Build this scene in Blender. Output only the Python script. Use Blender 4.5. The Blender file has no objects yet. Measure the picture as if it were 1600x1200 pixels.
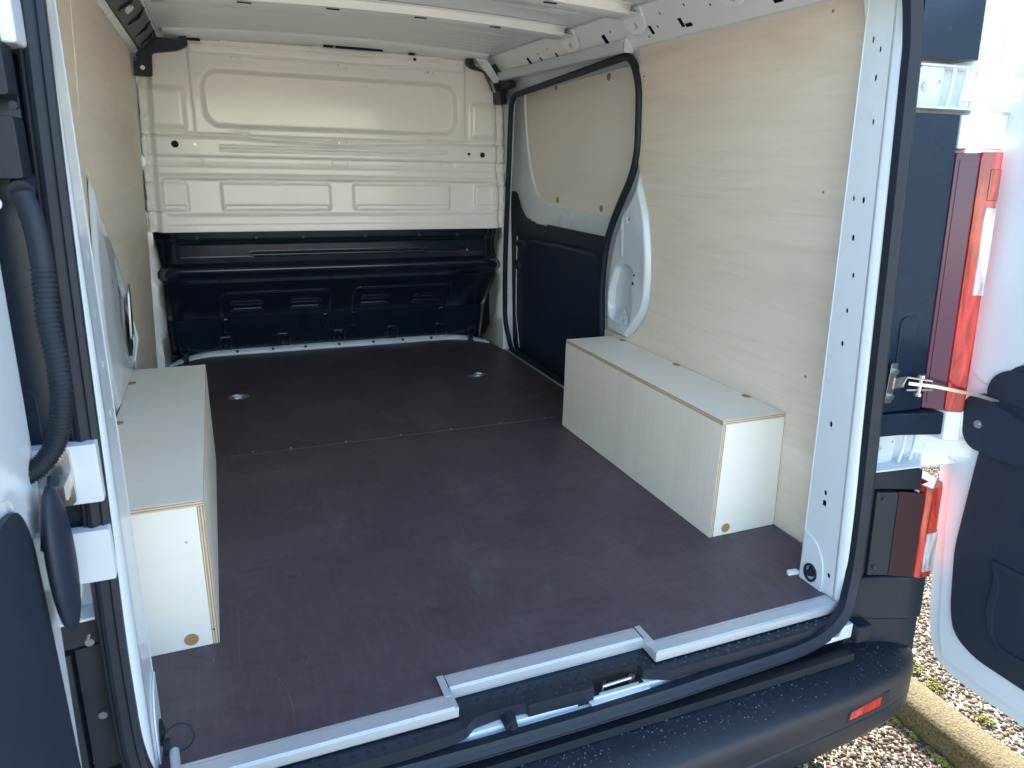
import bpy, bmesh, math, random
import numpy as np
from mathutils import Vector, Matrix, geometry
random.seed(7); rng = np.random.default_rng(7)
R = math.radians
scene = bpy.context.scene

# ------------------------------------------------------------------ camera
cam_d = bpy.data.cameras.new('camera'); cam = bpy.data.objects.new('camera', cam_d)
scene.collection.objects.link(cam); scene.camera = cam
cam_d.sensor_width = 36.0; cam_d.lens = 24.886; cam_d.clip_start = .05; cam_d.clip_end = 2000
right = Vector((0.92616984, -0.37641608, 0.02281146)); up = Vector((0.09295485, 0.28650227, 0.95355956))
fwd = Vector((0.36547069, 0.88103767, -0.30033946))
cm = Matrix.Identity(4)
for i in range(3):
    cm[i][0] = right[i]; cm[i][1] = up[i]; cm[i][2] = -fwd[i]
cm.translation = Vector((-0.53679, -1.03410, 0.95325))
cam.matrix_world = cm
cam_d.dof.use_dof = True; cam_d.dof.focus_distance = 2.4; cam_d.dof.aperture_fstop = 11

# ------------------------------------------------------------------ light
SUN_EL, SUN_AZ = 42.0, 56.0            # azimuth counted from +X (right of the van) towards +Y (its front)
world = bpy.data.worlds.new('World'); scene.world = world; world.use_nodes = True
wn = world.node_tree; bgn = wn.nodes['Background']
sky = wn.nodes.new('ShaderNodeTexSky'); sky.sky_type = 'NISHITA'; sky.sun_disc = False
sky.sun_elevation = R(SUN_EL); sky.sun_rotation = R(90 - SUN_AZ)
sky.air_density = 1.3; sky.dust_density = .6; sky.ozone_density = 2.2
wn.links.new(sky.outputs[0], bgn.inputs[0]); bgn.inputs[1].default_value = .12
sun_d = bpy.data.lights.new('sun', 'SUN'); sun = bpy.data.objects.new('sun', sun_d); scene.collection.objects.link(sun)
sun_d.energy = 3.6; sun_d.angle = R(.5); sun_d.color = (1.0, .91, .78)
sdir = Vector((math.cos(R(SUN_AZ)) * math.cos(R(SUN_EL)), math.sin(R(SUN_AZ)) * math.cos(R(SUN_EL)), math.sin(R(SUN_EL))))
sun.rotation_euler = sdir.to_track_quat('Z', 'Y').to_euler()
scene.view_settings.view_transform = 'Standard'; scene.view_settings.look = 'None'
scene.view_settings.gamma = 1; scene.view_settings.use_curve_mapping = False
scene.view_settings.exposure = 2.8
scene.render.engine = 'CYCLES'
scene.cycles.max_bounces = 12; scene.cycles.diffuse_bounces = 8; scene.cycles.glossy_bounces = 6
scene.cycles.transmission_bounces = 6

# ------------------------------------------------------------------ materials
def mat(name, col, rough=.5, metal=0., coat=0., spec=.5, bump=None, var=None, trans=0., ior=1.45):
    """var=(scale3, amount, colour2, detail), bump=(scale3, strength, distance)"""
    m = bpy.data.materials.new(name); m.use_nodes = True; nt = m.node_tree; b = nt.nodes['Principled BSDF']
    b.inputs['Base Color'].default_value = (*col, 1); b.inputs['Roughness'].default_value = rough
    b.inputs['Metallic'].default_value = metal; b.inputs['Coat Weight'].default_value = coat
    b.inputs['Coat Roughness'].default_value = .12
    b.inputs['Specular IOR Level'].default_value = spec; b.inputs['IOR'].default_value = ior
    b.inputs['Transmission Weight'].default_value = trans
    tc = nt.nodes.new('ShaderNodeTexCoord')
    def tex(scale, detail=4, rough_=.6):
        mp = nt.nodes.new('ShaderNodeMapping'); mp.inputs['Scale'].default_value = scale
        nt.links.new(tc.outputs['Object'], mp.inputs[0])
        n = nt.nodes.new('ShaderNodeTexNoise'); n.inputs['Scale'].default_value = 1; n.inputs['Detail'].default_value = detail
        n.inputs['Roughness'].default_value = rough_
        nt.links.new(mp.outputs[0], n.inputs['Vector']); return n
    if var:
        vs = var if isinstance(var, list) else [var]
        cur = None
        for (sc, amt, c2, det) in vs:
            n = tex(sc, det); r = nt.nodes.new('ShaderNodeMapRange')
            r.inputs['From Min'].default_value = .5 - .18; r.inputs['From Max'].default_value = .5 + .18
            r.inputs['To Min'].default_value = 0; r.inputs['To Max'].default_value = amt
            nt.links.new(n.outputs['Fac'], r.inputs['Value'])
            mx = nt.nodes.new('ShaderNodeMix'); mx.data_type = 'RGBA'
            nt.links.new(r.outputs[0], mx.inputs['Factor'])
            if cur is None: mx.inputs['A'].default_value = (*col, 1)
            else: nt.links.new(cur, mx.inputs['A'])
            mx.inputs['B'].default_value = (*c2, 1); cur = mx.outputs['Result']
        nt.links.new(cur, b.inputs['Base Color'])
        rr = nt.nodes.new('ShaderNodeMapRange'); rr.inputs['To Min'].default_value = max(0, rough - .06); rr.inputs['To Max'].default_value = min(1, rough + .08)
        nt.links.new(n.outputs['Fac'], rr.inputs['Value']); nt.links.new(rr.outputs[0], b.inputs['Roughness'])
    if bump:
        n = tex(bump[0], 3); bp = nt.nodes.new('ShaderNodeBump')
        bp.inputs['Strength'].default_value = bump[1]; bp.inputs['Distance'].default_value = bump[2]
        nt.links.new(n.outputs['Fac'], bp.inputs['Height']); nt.links.new(bp.outputs[0], b.inputs['Normal'])
    return m

WHITE = (.62, .685, .73)  # body white dimmed against strong outdoor light; bulkhead and roof get lightened copies
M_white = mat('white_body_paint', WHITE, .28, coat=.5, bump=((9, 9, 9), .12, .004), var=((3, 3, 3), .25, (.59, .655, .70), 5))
M_whitesatin = mat('lightened_inner_white', (.87, .86, .83), .22, coat=.5, bump=((6, 6, 6), .08, .003), var=((4, 4, 4), .25, (.84, .82, .78), 5))  # body white in a lightened copy, interior brightness put into the colour
M_roof = mat('lightened_roof_white', (.86, .89, .905), .32, coat=.3, bump=((6, 6, 6), .1, .003), var=((4, 4, 4), .25, (.83, .86, .875), 5))  # same white lightened, brighter roof light put into its colour
M_black = mat('black_gloss_paint', (.008, .014, .026), .22, coat=.4, spec=.4, bump=((20, 20, 20), .1, .002), var=((6, 6, 6), .5, (.013, .020, .035), 6))  # blue veiling glare is mixed into the base of this and following blacks
M_trim = mat('black_door_trim', (.015, .024, .040), .5, spec=.4, bump=((400, 400, 400), .25, .0006), var=((5, 7, 7), .5, (.020, .031, .048), 6))
M_plastic = mat('black_grained_plastic', (.012, .018, .027), .45, spec=.4, bump=((500, 500, 500), .3, .0006), var=((8, 8, 8), .5, (.018, .026, .036), 6))
M_gloss = mat('smooth_black_pillar_plastic', (.008, .018, .034), .26, spec=.45, var=((3, 3, 3), .4, (.012, .024, .042), 5))
M_rubber = mat('black_rubber', (.011, .018, .028), .5, spec=.35, bump=((60, 60, 60), .2, .001), var=((9, 9, 9), .5, (.018, .026, .038), 5))
M_bumper = mat('weathered_bumper_plastic', (.012, .017, .024), .42, spec=.4, bump=((450, 450, 450), .35, .0008), var=[((3, 9, 5), .5, (.02, .026, .034), 7), ((60, 8, 30), .3, (.03, .036, .044), 6)])
M_alu = mat('satin_anodised_aluminium', (.60, .64, .68), .40, metal=.55, bump=((4, 300, 300), .15, .0006), var=((2, 80, 80), .3, (.54, .58, .62), 4))
M_steel = mat('zinc_plated_steel', (.55, .56, .56), .32, metal=1., var=((40, 40, 40), .4, (.38, .38, .38), 4))
M_dark = mat('dark_cavity', (.006, .008, .012), .8, var=((9, 9, 9), .3, (.01, .012, .016), 3))  # near-black stands in for the shade inside holes, slots and pockets
M_cap = mat('brown_cover_cap', (.42, .25, .11), .55, var=((90, 90, 90), .4, (.35, .2, .085), 3))
M_capgrey = mat('grey_brown_cover_cap', (.30, .24, .19), .6, var=((90, 90, 90), .4, (.25, .2, .16), 3))

def ply(name, base, dark, axis, warp=.2, contrast=1., bumpy=.08):
    """birch face veneer: stretched noise grain running along axis, faint flame figure"""
    m = bpy.data.materials.new(name); m.use_nodes = True; nt = m.node_tree; b = nt.nodes['Principled BSDF']
    b.inputs['Roughness'].default_value = .5
    tc = nt.nodes.new('ShaderNodeTexCoord'); mp = nt.nodes.new('ShaderNodeMapping')
    s = [26, 26, 26]; s[axis] = 1.6; mp.inputs['Scale'].default_value = s
    nt.links.new(tc.outputs['Object'], mp.inputs[0])
    wv = nt.nodes.new('ShaderNodeTexNoise'); wv.inputs['Scale'].default_value = 1.0; wv.inputs['Detail'].default_value = 7; wv.inputs['Roughness'].default_value = .65; wv.inputs['Distortion'].default_value = warp
    nt.links.new(mp.outputs[0], wv.inputs['Vector'])
    mp2 = nt.nodes.new('ShaderNodeMapping'); s2 = [3.2, 3.2, 3.2]; s2[axis] = .7; mp2.inputs['Scale'].default_value = s2
    nt.links.new(tc.outputs['Object'], mp2.inputs[0])
    fl = nt.nodes.new('ShaderNodeTexNoise'); fl.inputs['Detail'].default_value = 5; fl.inputs['Distortion'].default_value = 1.6; fl.inputs['Scale'].default_value = 1.3
    nt.links.new(mp2.outputs[0], fl.inputs['Vector'])
    mp3 = nt.nodes.new('ShaderNodeMapping'); s3 = [240, 240, 240]; s3[axis] = 9; mp3.inputs['Scale'].default_value = s3
    nt.links.new(tc.outputs['Object'], mp3.inputs[0])
    fi = nt.nodes.new('ShaderNodeTexNoise'); fi.inputs['Detail'].default_value = 2; nt.links.new(mp3.outputs[0], fi.inputs['Vector'])
    def rng_(src, a, b_, lo, hi):
        r = nt.nodes.new('ShaderNodeMapRange'); r.inputs['From Min'].default_value = a; r.inputs['From Max'].default_value = b_
        r.inputs['To Min'].default_value = lo; r.inputs['To Max'].default_value = hi; nt.links.new(src, r.inputs['Value']); return r.outputs[0]
    cur = None; col_in = (*base, 1)
    for src, a, b_, amt, c2 in ((fl.outputs['Fac'], .5, .72, .55 * contrast, dark), (wv.outputs['Fac'], .45, .75, .5 * contrast, dark), (fi.outputs['Fac'], .5, .8, .3 * contrast, dark)):
        mx = nt.nodes.new('ShaderNodeMix'); mx.data_type = 'RGBA'; nt.links.new(rng_(src, a, b_, 0, amt), mx.inputs['Factor'])
        if cur is None: mx.inputs['A'].default_value = col_in
        else: nt.links.new(cur, mx.inputs['A'])
        mx.inputs['B'].default_value = (*c2, 1); cur = mx.outputs['Result']
    # small pin knots
    vo = nt.nodes.new('ShaderNodeTexVoronoi'); vo.inputs['Scale'].default_value = 7; vo.inputs['Randomness'].default_value = 1
    nt.links.new(tc.outputs['Object'], vo.inputs['Vector'])
    mx = nt.nodes.new('ShaderNodeMix'); mx.data_type = 'RGBA'; nt.links.new(rng_(vo.outputs['Distance'], .012, .022, .6, 0), mx.inputs['Factor'])
    nt.links.new(cur, mx.inputs['A']); mx.inputs['B'].default_value = (.2, .13, .07, 1); cur = mx.outputs['Result']
    nt.links.new(cur, b.inputs['Base Color'])
    bp = nt.nodes.new('ShaderNodeBump'); bp.inputs['Strength'].default_value = bumpy; bp.inputs['Distance'].default_value = .001
    nt.links.new(fi.outputs['Fac'], bp.inputs['Height']); nt.links.new(bp.outputs[0], b.inputs['Normal'])
    return m
M_plywall = ply('birch_plywood_wall', (.78, .70, .585), (.60, .51, .40), 1, 1.6, .95)
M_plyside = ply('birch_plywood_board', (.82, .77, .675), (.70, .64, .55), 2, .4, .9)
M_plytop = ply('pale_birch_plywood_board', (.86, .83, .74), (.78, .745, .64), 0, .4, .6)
M_plyblank = ply('birch_window_blank', (.80, .74, .66), (.72, .66, .57), 1, .3, .5)  # paler, greyer birch tone than the wall lining

def ply_edge(name, ax):
    m = bpy.data.materials.new(name); m.use_nodes = True; nt = m.node_tree; b = nt.nodes['Principled BSDF']
    b.inputs['Roughness'].default_value = .7
    tc = nt.nodes.new('ShaderNodeTexCoord'); sp = nt.nodes.new('ShaderNodeSeparateXYZ'); nt.links.new(tc.outputs['Object'], sp.inputs[0])
    mu = nt.nodes.new('ShaderNodeMath'); mu.operation = 'MULTIPLY'; mu.inputs[1].default_value = 2 * math.pi / .0052
    nt.links.new(sp.outputs[ax], mu.inputs[0]); si = nt.nodes.new('ShaderNodeMath'); si.operation = 'SINE'; nt.links.new(mu.outputs[0], si.inputs[0])
    n = nt.nodes.new('ShaderNodeTexNoise'); n.inputs['Scale'].default_value = 60; nt.links.new(tc.outputs['Object'], n.inputs['Vector'])
    ad = nt.nodes.new('ShaderNodeMath'); ad.operation = 'ADD'; nt.links.new(si.outputs[0], ad.inputs[0]); nt.links.new(n.outputs['Fac'], ad.inputs[1])
    cr = nt.nodes.new('ShaderNodeValToRGB'); cr.color_ramp.elements[0].position = .1; cr.color_ramp.elements[1].position = .8
    cr.color_ramp.elements[0].color = (.36, .235, .13, 1); cr.color_ramp.elements[1].color = (.66, .55, .40, 1)
    nt.links.new(ad.outputs[0], cr.inputs[0]); nt.links.new(cr.outputs[0], b.inputs['Base Color'])
    return m
M_edgeH = ply_edge('plywood_edge_layers_flat', 2); M_edgeV = ply_edge('plywood_edge_layers_upright', 0)

def floor_mat():
    m = bpy.data.materials.new('brown_phenolic_film_floor'); m.use_nodes = True; nt = m.node_tree; b = nt.nodes['Principled BSDF']
    tc = nt.nodes.new('ShaderNodeTexCoord')
    def nz(sc, det, dist=0):
        mp = nt.nodes.new('ShaderNodeMapping'); mp.inputs['Scale'].default_value = sc; nt.links.new(tc.outputs['Object'], mp.inputs[0])
        n = nt.nodes.new('ShaderNodeTexNoise'); n.inputs['Scale'].default_value = 1; n.inputs['Detail'].default_value = det; n.inputs['Roughness'].default_value = .65; n.inputs['Distortion'].default_value = dist
        nt.links.new(mp.outputs[0], n.inputs['Vector']); return n.outputs['Fac']
    def mr(src, a, b_, lo, hi):
        r = nt.nodes.new('ShaderNodeMapRange'); r.inputs['From Min'].default_value = a; r.inputs['From Max'].default_value = b_
        r.inputs['To Min'].default_value = lo; r.inputs['To Max'].default_value = hi; nt.links.new(src, r.inputs['Value']); return r.outputs[0]
    cur = None; colA = (.066, .046, .062, 1)
    for src, a, b_, amt, c2 in ((nz((2.2, 3, 2), 6), .4, .7, .9, (.105, .078, .090)), (nz((90, 14, 20), 4), .45, .75, .6, (.105, .085, .105)),
                                (nz((9, 60, 20), 4), .45, .8, .45, (.030, .021, .026)), (nz((420, 420, 400), 2), .5, .8, .5, (.105, .09, .096)),
                                (nz((5, 4, 2), 8, 1.4), .52, .72, .45, (.13, .115, .12)), (nz((11, 9, 2), 6, .8), .56, .7, .5, (.040, .028, .033))):
        mx = nt.nodes.new('ShaderNodeMix'); mx.data_type = 'RGBA'; nt.links.new(mr(src, a, b_, 0, amt), mx.inputs['Factor'])
        if cur is None: mx.inputs['A'].default_value = colA
        else: nt.links.new(cur, mx.inputs['A'])
        mx.inputs['B'].default_value = (*c2, 1); cur = mx.outputs['Result']
    nt.links.new(cur, b.inputs['Base Color'])
    nt.links.new(mr(nz((3, 2, 3), 6, .6), .35, .7, .40, .58), b.inputs['Roughness'])
    bp = nt.nodes.new('ShaderNodeBump'); bp.inputs['Strength'].default_value = .25; bp.inputs['Distance'].default_value = .0008
    nt.links.new(nz((700, 700, 700), 1), bp.inputs['Height']); nt.links.new(bp.outputs[0], b.inputs['Normal'])
    return m
M_floor = floor_mat()
M_scratch = mat('pale_scuff', (.16, .15, .155), .6, var=((90, 90, 90), .6, (.07, .06, .065), 3))

def lens(name, col, tl, rough=.08):
    m = bpy.data.materials.new(name); m.use_nodes = True; nt = m.node_tree; b = nt.nodes['Principled BSDF']
    b.inputs['Roughness'].default_value = rough; b.inputs['Coat Weight'].default_value = 1; b.inputs['Coat Roughness'].default_value = .03
    tc = nt.nodes.new('ShaderNodeTexCoord'); mp = nt.nodes.new('ShaderNodeMapping'); mp.inputs['Scale'].default_value = (50, 50, 7)
    n = nt.nodes.new('ShaderNodeTexNoise'); n.inputs['Scale'].default_value = 1; n.inputs['Detail'].default_value = 3; n.inputs['Distortion'].default_value = .8
    nt.links.new(tc.outputs['Object'], mp.inputs[0]); nt.links.new(mp.outputs[0], n.inputs['Vector'])
    cr = nt.nodes.new('ShaderNodeValToRGB'); cr.color_ramp.elements[0].color = (*[c * .55 for c in col], 1); cr.color_ramp.elements[1].color = (*[min(1, c * 1.3 + .02) for c in col], 1)
    cr.color_ramp.elements[0].position = .38; cr.color_ramp.elements[1].position = .62
    nt.links.new(n.outputs['Fac'], cr.inputs[0]); nt.links.new(cr.outputs[0], b.inputs['Base Color'])
    t = nt.nodes.new('ShaderNodeBsdfTranslucent'); nt.links.new(cr.outputs[0], t.inputs[0])
    mx = nt.nodes.new('ShaderNodeMixShader'); mx.inputs[0].default_value = tl
    nt.links.new(b.outputs[0], mx.inputs[1]); nt.links.new(t.outputs[0], mx.inputs[2]); nt.links.new(mx.outputs[0], nt.nodes['Material Output'].inputs[0])
    return m
M_red = lens('red_lamp_lens', (.78, .035, .045), .45)
M_orange = lens('orange_red_lamp_lens', (.62, .07, .04), .35)
M_clear = lens('clear_lamp_lens', (.85, .82, .80), .4)
M_darkred = mat('smoked_red_lamp_side', (.075, .022, .055), .16, spec=.4)
M_darkred2 = mat('dark_smoked_lamp_side', (.018, .004, .012), .2, spec=.25)
M_reflector = lens('red_reflector', (.7, .03, .03), .1, .2)
M_water = mat('water_drop', (.03, .045, .06), .08, spec=.7)  # opaque grey-blue colour stands in for sky refracted in the drops

# ------------------------------------------------------------------ mesh helpers
class MB:
    def __init__(s): s.v = []; s.f = []
    def add(s, vs, fs):
        o = len(s.v); s.v += [tuple(map(float, v)) for v in vs]; s.f += [tuple(o + i for i in f) for f in fs]; return s
    def box(s, x0, x1, y0, y1, z0, z1):
        return s.add([(x0, y0, z0), (x1, y0, z0), (x1, y1, z0), (x0, y1, z0), (x0, y0, z1), (x1, y0, z1), (x1, y1, z1), (x0, y1, z1)],
                     [(0, 3, 2, 1), (4, 5, 6, 7), (0, 1, 5, 4), (1, 2, 6, 5), (2, 3, 7, 6), (3, 0, 4, 7)])
    def prism(s, outer, holes, mp, t0, t1):
        loops = [outer] + list(holes); flat = [p for l in loops for p in l]; n = len(flat)
        tris = geometry.tessellate_polygon([[Vector((p[0], p[1], 0)) for p in l] for l in loops])
        fs = [tuple(t) for t in tris] + [tuple(n + i for i in reversed(t)) for t in tris]
        k = 0
        for l in loops:
            m = len(l)
            for i in range(m): a, b = k + i, k + (i + 1) % m; fs.append((a, b, n + b, n + a))
            k += m
        return s.add([mp(p[0], p[1], t0) for p in flat] + [mp(p[0], p[1], t1) for p in flat], fs)
    def rings(s, rs, closed_ring=True, closed_path=False, caps=True):
        m = len(rs[0]); vs = [v for r in rs for v in r]; fs = []; n = len(rs)
        for i in range(n if closed_path else n - 1):
            for j in range(m if closed_ring else m - 1):
                a, b = i * m + j, i * m + (j + 1) % m; c, d = ((i + 1) % n) * m + (j + 1) % m, ((i + 1) % n) * m + j
                fs.append((a, b, c, d))
        if caps and closed_ring and not closed_path: fs += [tuple(range(m))[::-1], tuple((n - 1) * m + j for j in range(m))]
        return s.add(vs, fs)
    def tube(s, path, r, seg=10, closed=False, up=None, prof=None):
        P = [Vector(p) for p in path]; n = len(P); rs = []; prev = None
        for i in range(n):
            a = P[(i - 1) % n] if (closed or i) else P[0]; b = P[(i + 1) % n] if (closed or i < n - 1) else P[-1]
            t = (b - a).normalized()
            u = Vector(up) if up else (prev if prev is not None else (Vector((0, 0, 1)) if abs(t.z) < .9 else Vector((1, 0, 0))))
            u = (u - t * u.dot(t)).normalized(); w = t.cross(u); prev = u
            rr = r[i] if isinstance(r, (list, tuple)) else r
            if prof: rs.append([P[i] + u * p[0] + w * p[1] for p in prof])
            else: rs.append([P[i] + (u * math.cos(2 * math.pi * k / seg) + w * math.sin(2 * math.pi * k / seg)) * rr for k in range(seg)])
        return s.rings(rs, closed_path=closed)
    def cyl(s, p0, p1, r, seg=14, r1=None):
        p0, p1 = Vector(p0), Vector(p1); t = (p1 - p0).normalized(); u = t.orthogonal().normalized(); w = t.cross(u); r1 = r if r1 is None else r1
        c = [(math.cos(2 * math.pi * k / seg), math.sin(2 * math.pi * k / seg)) for k in range(seg)]
        return s.rings([[p0 + (u * a + w * b) * r for a, b in c], [p1 + (u * a + w * b) * r1 for a, b in c]])
    def relief(s, mp, us, vs, h, keep=None):
        U, V = np.meshgrid(us, vs, indexing='ij'); H = h(U, V); nu, nv = U.shape
        o = len(s.v); P = mp(U, V, H); A = np.stack(P, -1).reshape(-1, 3); s.v += [tuple(p) for p in A.tolist()]
        K = keep(U, V) if keep is not None else None
        for i in range(nu - 1):
            for j in range(nv - 1):
                if K is not None and not (K[i, j] and K[i + 1, j] and K[i, j + 1] and K[i + 1, j + 1]): continue
                a = o + i * nv + j; s.f.append((a, a + nv, a + nv + 1, a + 1))
        return s
    def build(s, name, m, parent=None, bevel=0, smooth=35, solid=0, seg=2):
        me = bpy.data.meshes.new(name); off = Vector((0, 0, 0))
        if parent is not None:
            p = parent
            while p is not None: off += p.location; p = p.parent
        me.from_pydata([(v[0] - off.x, v[1] - off.y, v[2] - off.z) for v in s.v] if parent is not None else s.v, [], s.f)
        bm = bmesh.new(); bm.from_mesh(me)
        loose = [v for v in bm.verts if not v.link_faces]
        if loose: bmesh.ops.delete(bm, geom=loose, context='VERTS')
        bmesh.ops.recalc_face_normals(bm, faces=bm.faces); bm.to_mesh(me); bm.free()
        me.materials.append(m); o = bpy.data.objects.new(name, me); scene.collection.objects.link(o); o.parent = parent
        if smooth: me.shade_smooth(); me.set_sharp_from_angle(angle=R(smooth))
        if solid: md = o.modifiers.new('thick', 'SOLIDIFY'); md.thickness = solid; md.offset = 0
        if bevel:
            md = o.modifiers.new('bevel', 'BEVEL'); md.width = bevel; md.segments = seg; md.limit_method = 'ANGLE'; md.angle_limit = R(40); md.harden_normals = True
        return o
def thing(name, label, cat, loc=(0, 0, 0), group=None):
    o = bpy.data.objects.new(name, None); o.empty_display_size = .1; scene.collection.objects.link(o); o.location = loc
    o['label'] = label; o['category'] = cat
    if group: o['group'] = group
    return o
def roundpoly(pts, r, seg=5):
    out = []; n = len(pts)
    for i in range(n):
        p = Vector(pts[i][:2]); a = Vector(pts[i - 1][:2]); b = Vector(pts[(i + 1) % n][:2])
        rr = pts[i][2] if len(pts[i]) > 2 else r
        da, db = (a - p), (b - p); la, lb = da.length, db.length
        d = min(rr, la * .49, lb * .49)
        if d < 1e-5: out.append(tuple(p)); continue
        p0 = p + da / la * d; p1 = p + db / lb * d
        for k in range(seg + 1):
            t = k / seg; out.append(tuple((1 - t) ** 2 * p0 + 2 * t * (1 - t) * p + t * t * p1))
    return out
def ell(cu, cv, a, b=None, seg=12, rot=0):
    b = a if b is None else b
    return [(cu + a * math.cos(t) * math.cos(rot) - b * math.sin(t) * math.sin(rot), cv + a * math.cos(t) * math.sin(rot) + b * math.sin(t) * math.cos(rot)) for t in [2 * math.pi * k / seg for k in range(seg)]]
def rect(u0, u1, v0, v1): return [(u0, v0), (u1, v0), (u1, v1), (u0, v1)]
def interp(t, xs, ys): return np.interp(t, xs, ys)
def catmull(pts, n=8, closed=False):
    P = [Vector(p) for p in pts]; out = []; m = len(P)
    for i in range(m if closed else m - 1):
        p1, p2 = P[i], P[(i + 1) % m]; p0 = P[i - 1] if (closed or i) else p1; p3 = P[(i + 2) % m] if (closed or i + 2 < m) else p2
        for k in range(n):
            t = k / n; out.append(.5 * ((2 * p1) + (p2 - p0) * t + (2 * p0 - 5 * p1 + 4 * p2 - p3) * t * t + (3 * p1 - p0 - 3 * p2 + p3) * t ** 3))
    if not closed: out.append(P[-1])
    return out
def sdrr(U, V, u0, u1, v0, v1, r):
    cu, cv, hu, hv = (u0 + u1) / 2, (v0 + v1) / 2, (u1 - u0) / 2 - r, (v1 - v0) / 2 - r
    qx, qy = np.abs(U - cu) - hu, np.abs(V - cv) - hv
    return np.minimum(np.maximum(qx, qy), 0) + np.hypot(np.maximum(qx, 0), np.maximum(qy, 0)) - r
def sdpoly(U, V, poly):
    d = np.full(U.shape, 1e9); inside = np.zeros(U.shape, bool); n = len(poly)
    for i in range(n):
        ax, ay = poly[i]; bx, by = poly[(i + 1) % n]; ex, ey = bx - ax, by - ay; wx, wy = U - ax, V - ay
        t = np.clip((wx * ex + wy * ey) / (ex * ex + ey * ey + 1e-12), 0, 1); d = np.minimum(d, np.hypot(wx - ex * t, wy - ey * t))
        c = ((ay > V) != (by > V)) & (U < (bx - ax) * (V - ay) / (by - ay + 1e-12) + ax); inside ^= c
    return np.where(inside, -d, d)
def sst(x, a, b): t = np.clip((x - a) / (b - a), 0, 1); return t * t * (3 - 2 * t)

# ================================================================== THE VAN
GZ = -.55
van = thing('cargo_van', 'white panel van with both rear doors open, lined with plywood over dark floor boards', 'van', (0, 1.2, GZ))

# ---- wall frame: point on a side wall lining plane (s=+1 right, -1 left), w = distance outwards
def wallmap(s):
    return lambda y, z, w: (s * (.83 - .05 * z + w), y, z)
WR, WL = wallmap(1), wallmap(-1)
def plan(z0): return lambda x, y, w: (x, y, z0 + w)

# ---- outer shell (side panels, roof skin, added front light block, underfloor)
side_out = [(-.02, -.10), (.06, 1.2), (.12, 1.40), (3.0, 1.42), (3.0, -.25), (.0, -.25)]
for s in (1, -1):
    mb = MB(); mp = lambda y, z, w, s=s: (s * (.965 - .02 * max(z, 0) - (.10 * max(0, (z - 1.15) / .27) ** 2) + w), y, z)
    ys = [.13, .6, 1.2, 2, 3.0]; zs = [-.28, -.1, .1, .4, .7, 1.0, 1.15, 1.22, 1.3, 1.37, 1.42]
    mb.rings([[mp(y + .07 * z, z, 0) for z in zs] for y in ys], closed_ring=False, caps=False)
    mb.build('outer_side_panel', M_white, van, solid=.003)
mb = MB(); mb.relief(lambda U, V, H: (U, V + .12, 1.445 - .03 * (U / .85) ** 2 + H), np.linspace(-.86, .86, 30), np.linspace(0, 2.9, 20), lambda U, V: 0 * U)
mb.build('outer_roof_skin', M_white, van, solid=.003)
MB().box(-.94, .94, 2.86, 2.88, -.3, 1.43).build('cab_light_block', M_dark, van)  # unseen panel added to keep cab light from leaking round the bulkhead
MB().box(-.93, .93, .12, 2.86, -.26, -.05).build('underbody', M_dark, van)

# ---- floor boards (18 mm film-faced plywood, butt joint at y=1.31)
near = [(-.647, -.006), (-.212, -.006), (-.212, .045), (.212, .045), (.212, -.006), (.692, -.006), (.735, .03), (.81, .20), (.822, .22), (.822, 1.309), (-.822, 1.309), (-.822, .22), (-.735, .03)]
far = [(-.822, 1.3115), (.822, 1.3115), (.822, 2.47), (.79, 2.55), (.632, 2.632), (-.632, 2.632), (-.79, 2.57), (-.822, 2.5)]
fl1 = MB().prism(near, [], plan(-.018), 0, .018).build('floor_board', M_floor, van, bevel=.0012)
holes = [ell(sx * .519, 1.945, .042, .028, 20) for sx in (-1, 1)]
fl2 = MB().prism(far, holes, plan(-.018), 0, .018).build('floor_board', M_floor, van, bevel=.0012)
MB().box(-.70, .70, .02, 2.66, -.03, -.0195).build('floor_pan', M_white, van)
MB().box(-.60, .822, 1.3089, 1.3116, -.008, .0004).build('joint_filler', M_scratch, fl2, smooth=0)
for x, y in ((-.495, 1.327), (-.372, 1.321), (-.186, 1.317), (.009, 1.321), (.2, 1.317), (.395, 1.319), (.582, 1.317), (-.66, 1.32), (.75, 1.32)):
    MB().cyl((x, y, -.004), (x, y, .0012), .0042, 12, .0036).build('screw_head', M_steel, fl2)
for sx in (-1, 1):        # recessed lashing rings
    mb = MB(); c = [(math.cos(a), math.sin(a)) for a in np.linspace(0, 2 * math.pi, 20, endpoint=False)]
    mb.rings([[(sx * .519 + .046 * a, 1.945 + .032 * b, .001) for a, b in c], [(sx * .519 + .045 * a, 1.945 + .031 * b, .0025) for a, b in c], [(sx * .519 + .040 * a, 1.945 + .026 * b, .0018) for a, b in c],
              [(sx * .519 + .034 * a, 1.945 + .020 * b, -.014) for a, b in c]], caps=False)
    mb.add([(sx * .519 + .036 * a, 1.945 + .022 * b, -.013) for a, b in c], [tuple(range(20))])
    cup = mb.build('lashing_cup', M_steel, fl2)
for sx in (-1, 1):
    mb = MB(); mb.tube([(sx * .519 + .021 * math.cos(a), 1.943 + .013 * math.sin(a), -.002 + .004 * math.sin(a)) for a in np.linspace(0, 2 * math.pi, 16, endpoint=False)], .0028, 6, closed=True)
    mb.cyl((sx * .519 - .022, 1.958, -.004), (sx * .519 + .022, 1.958, -.004), .003, 8)
    mb.build('lashing_ring', M_steel, fl2)
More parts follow.
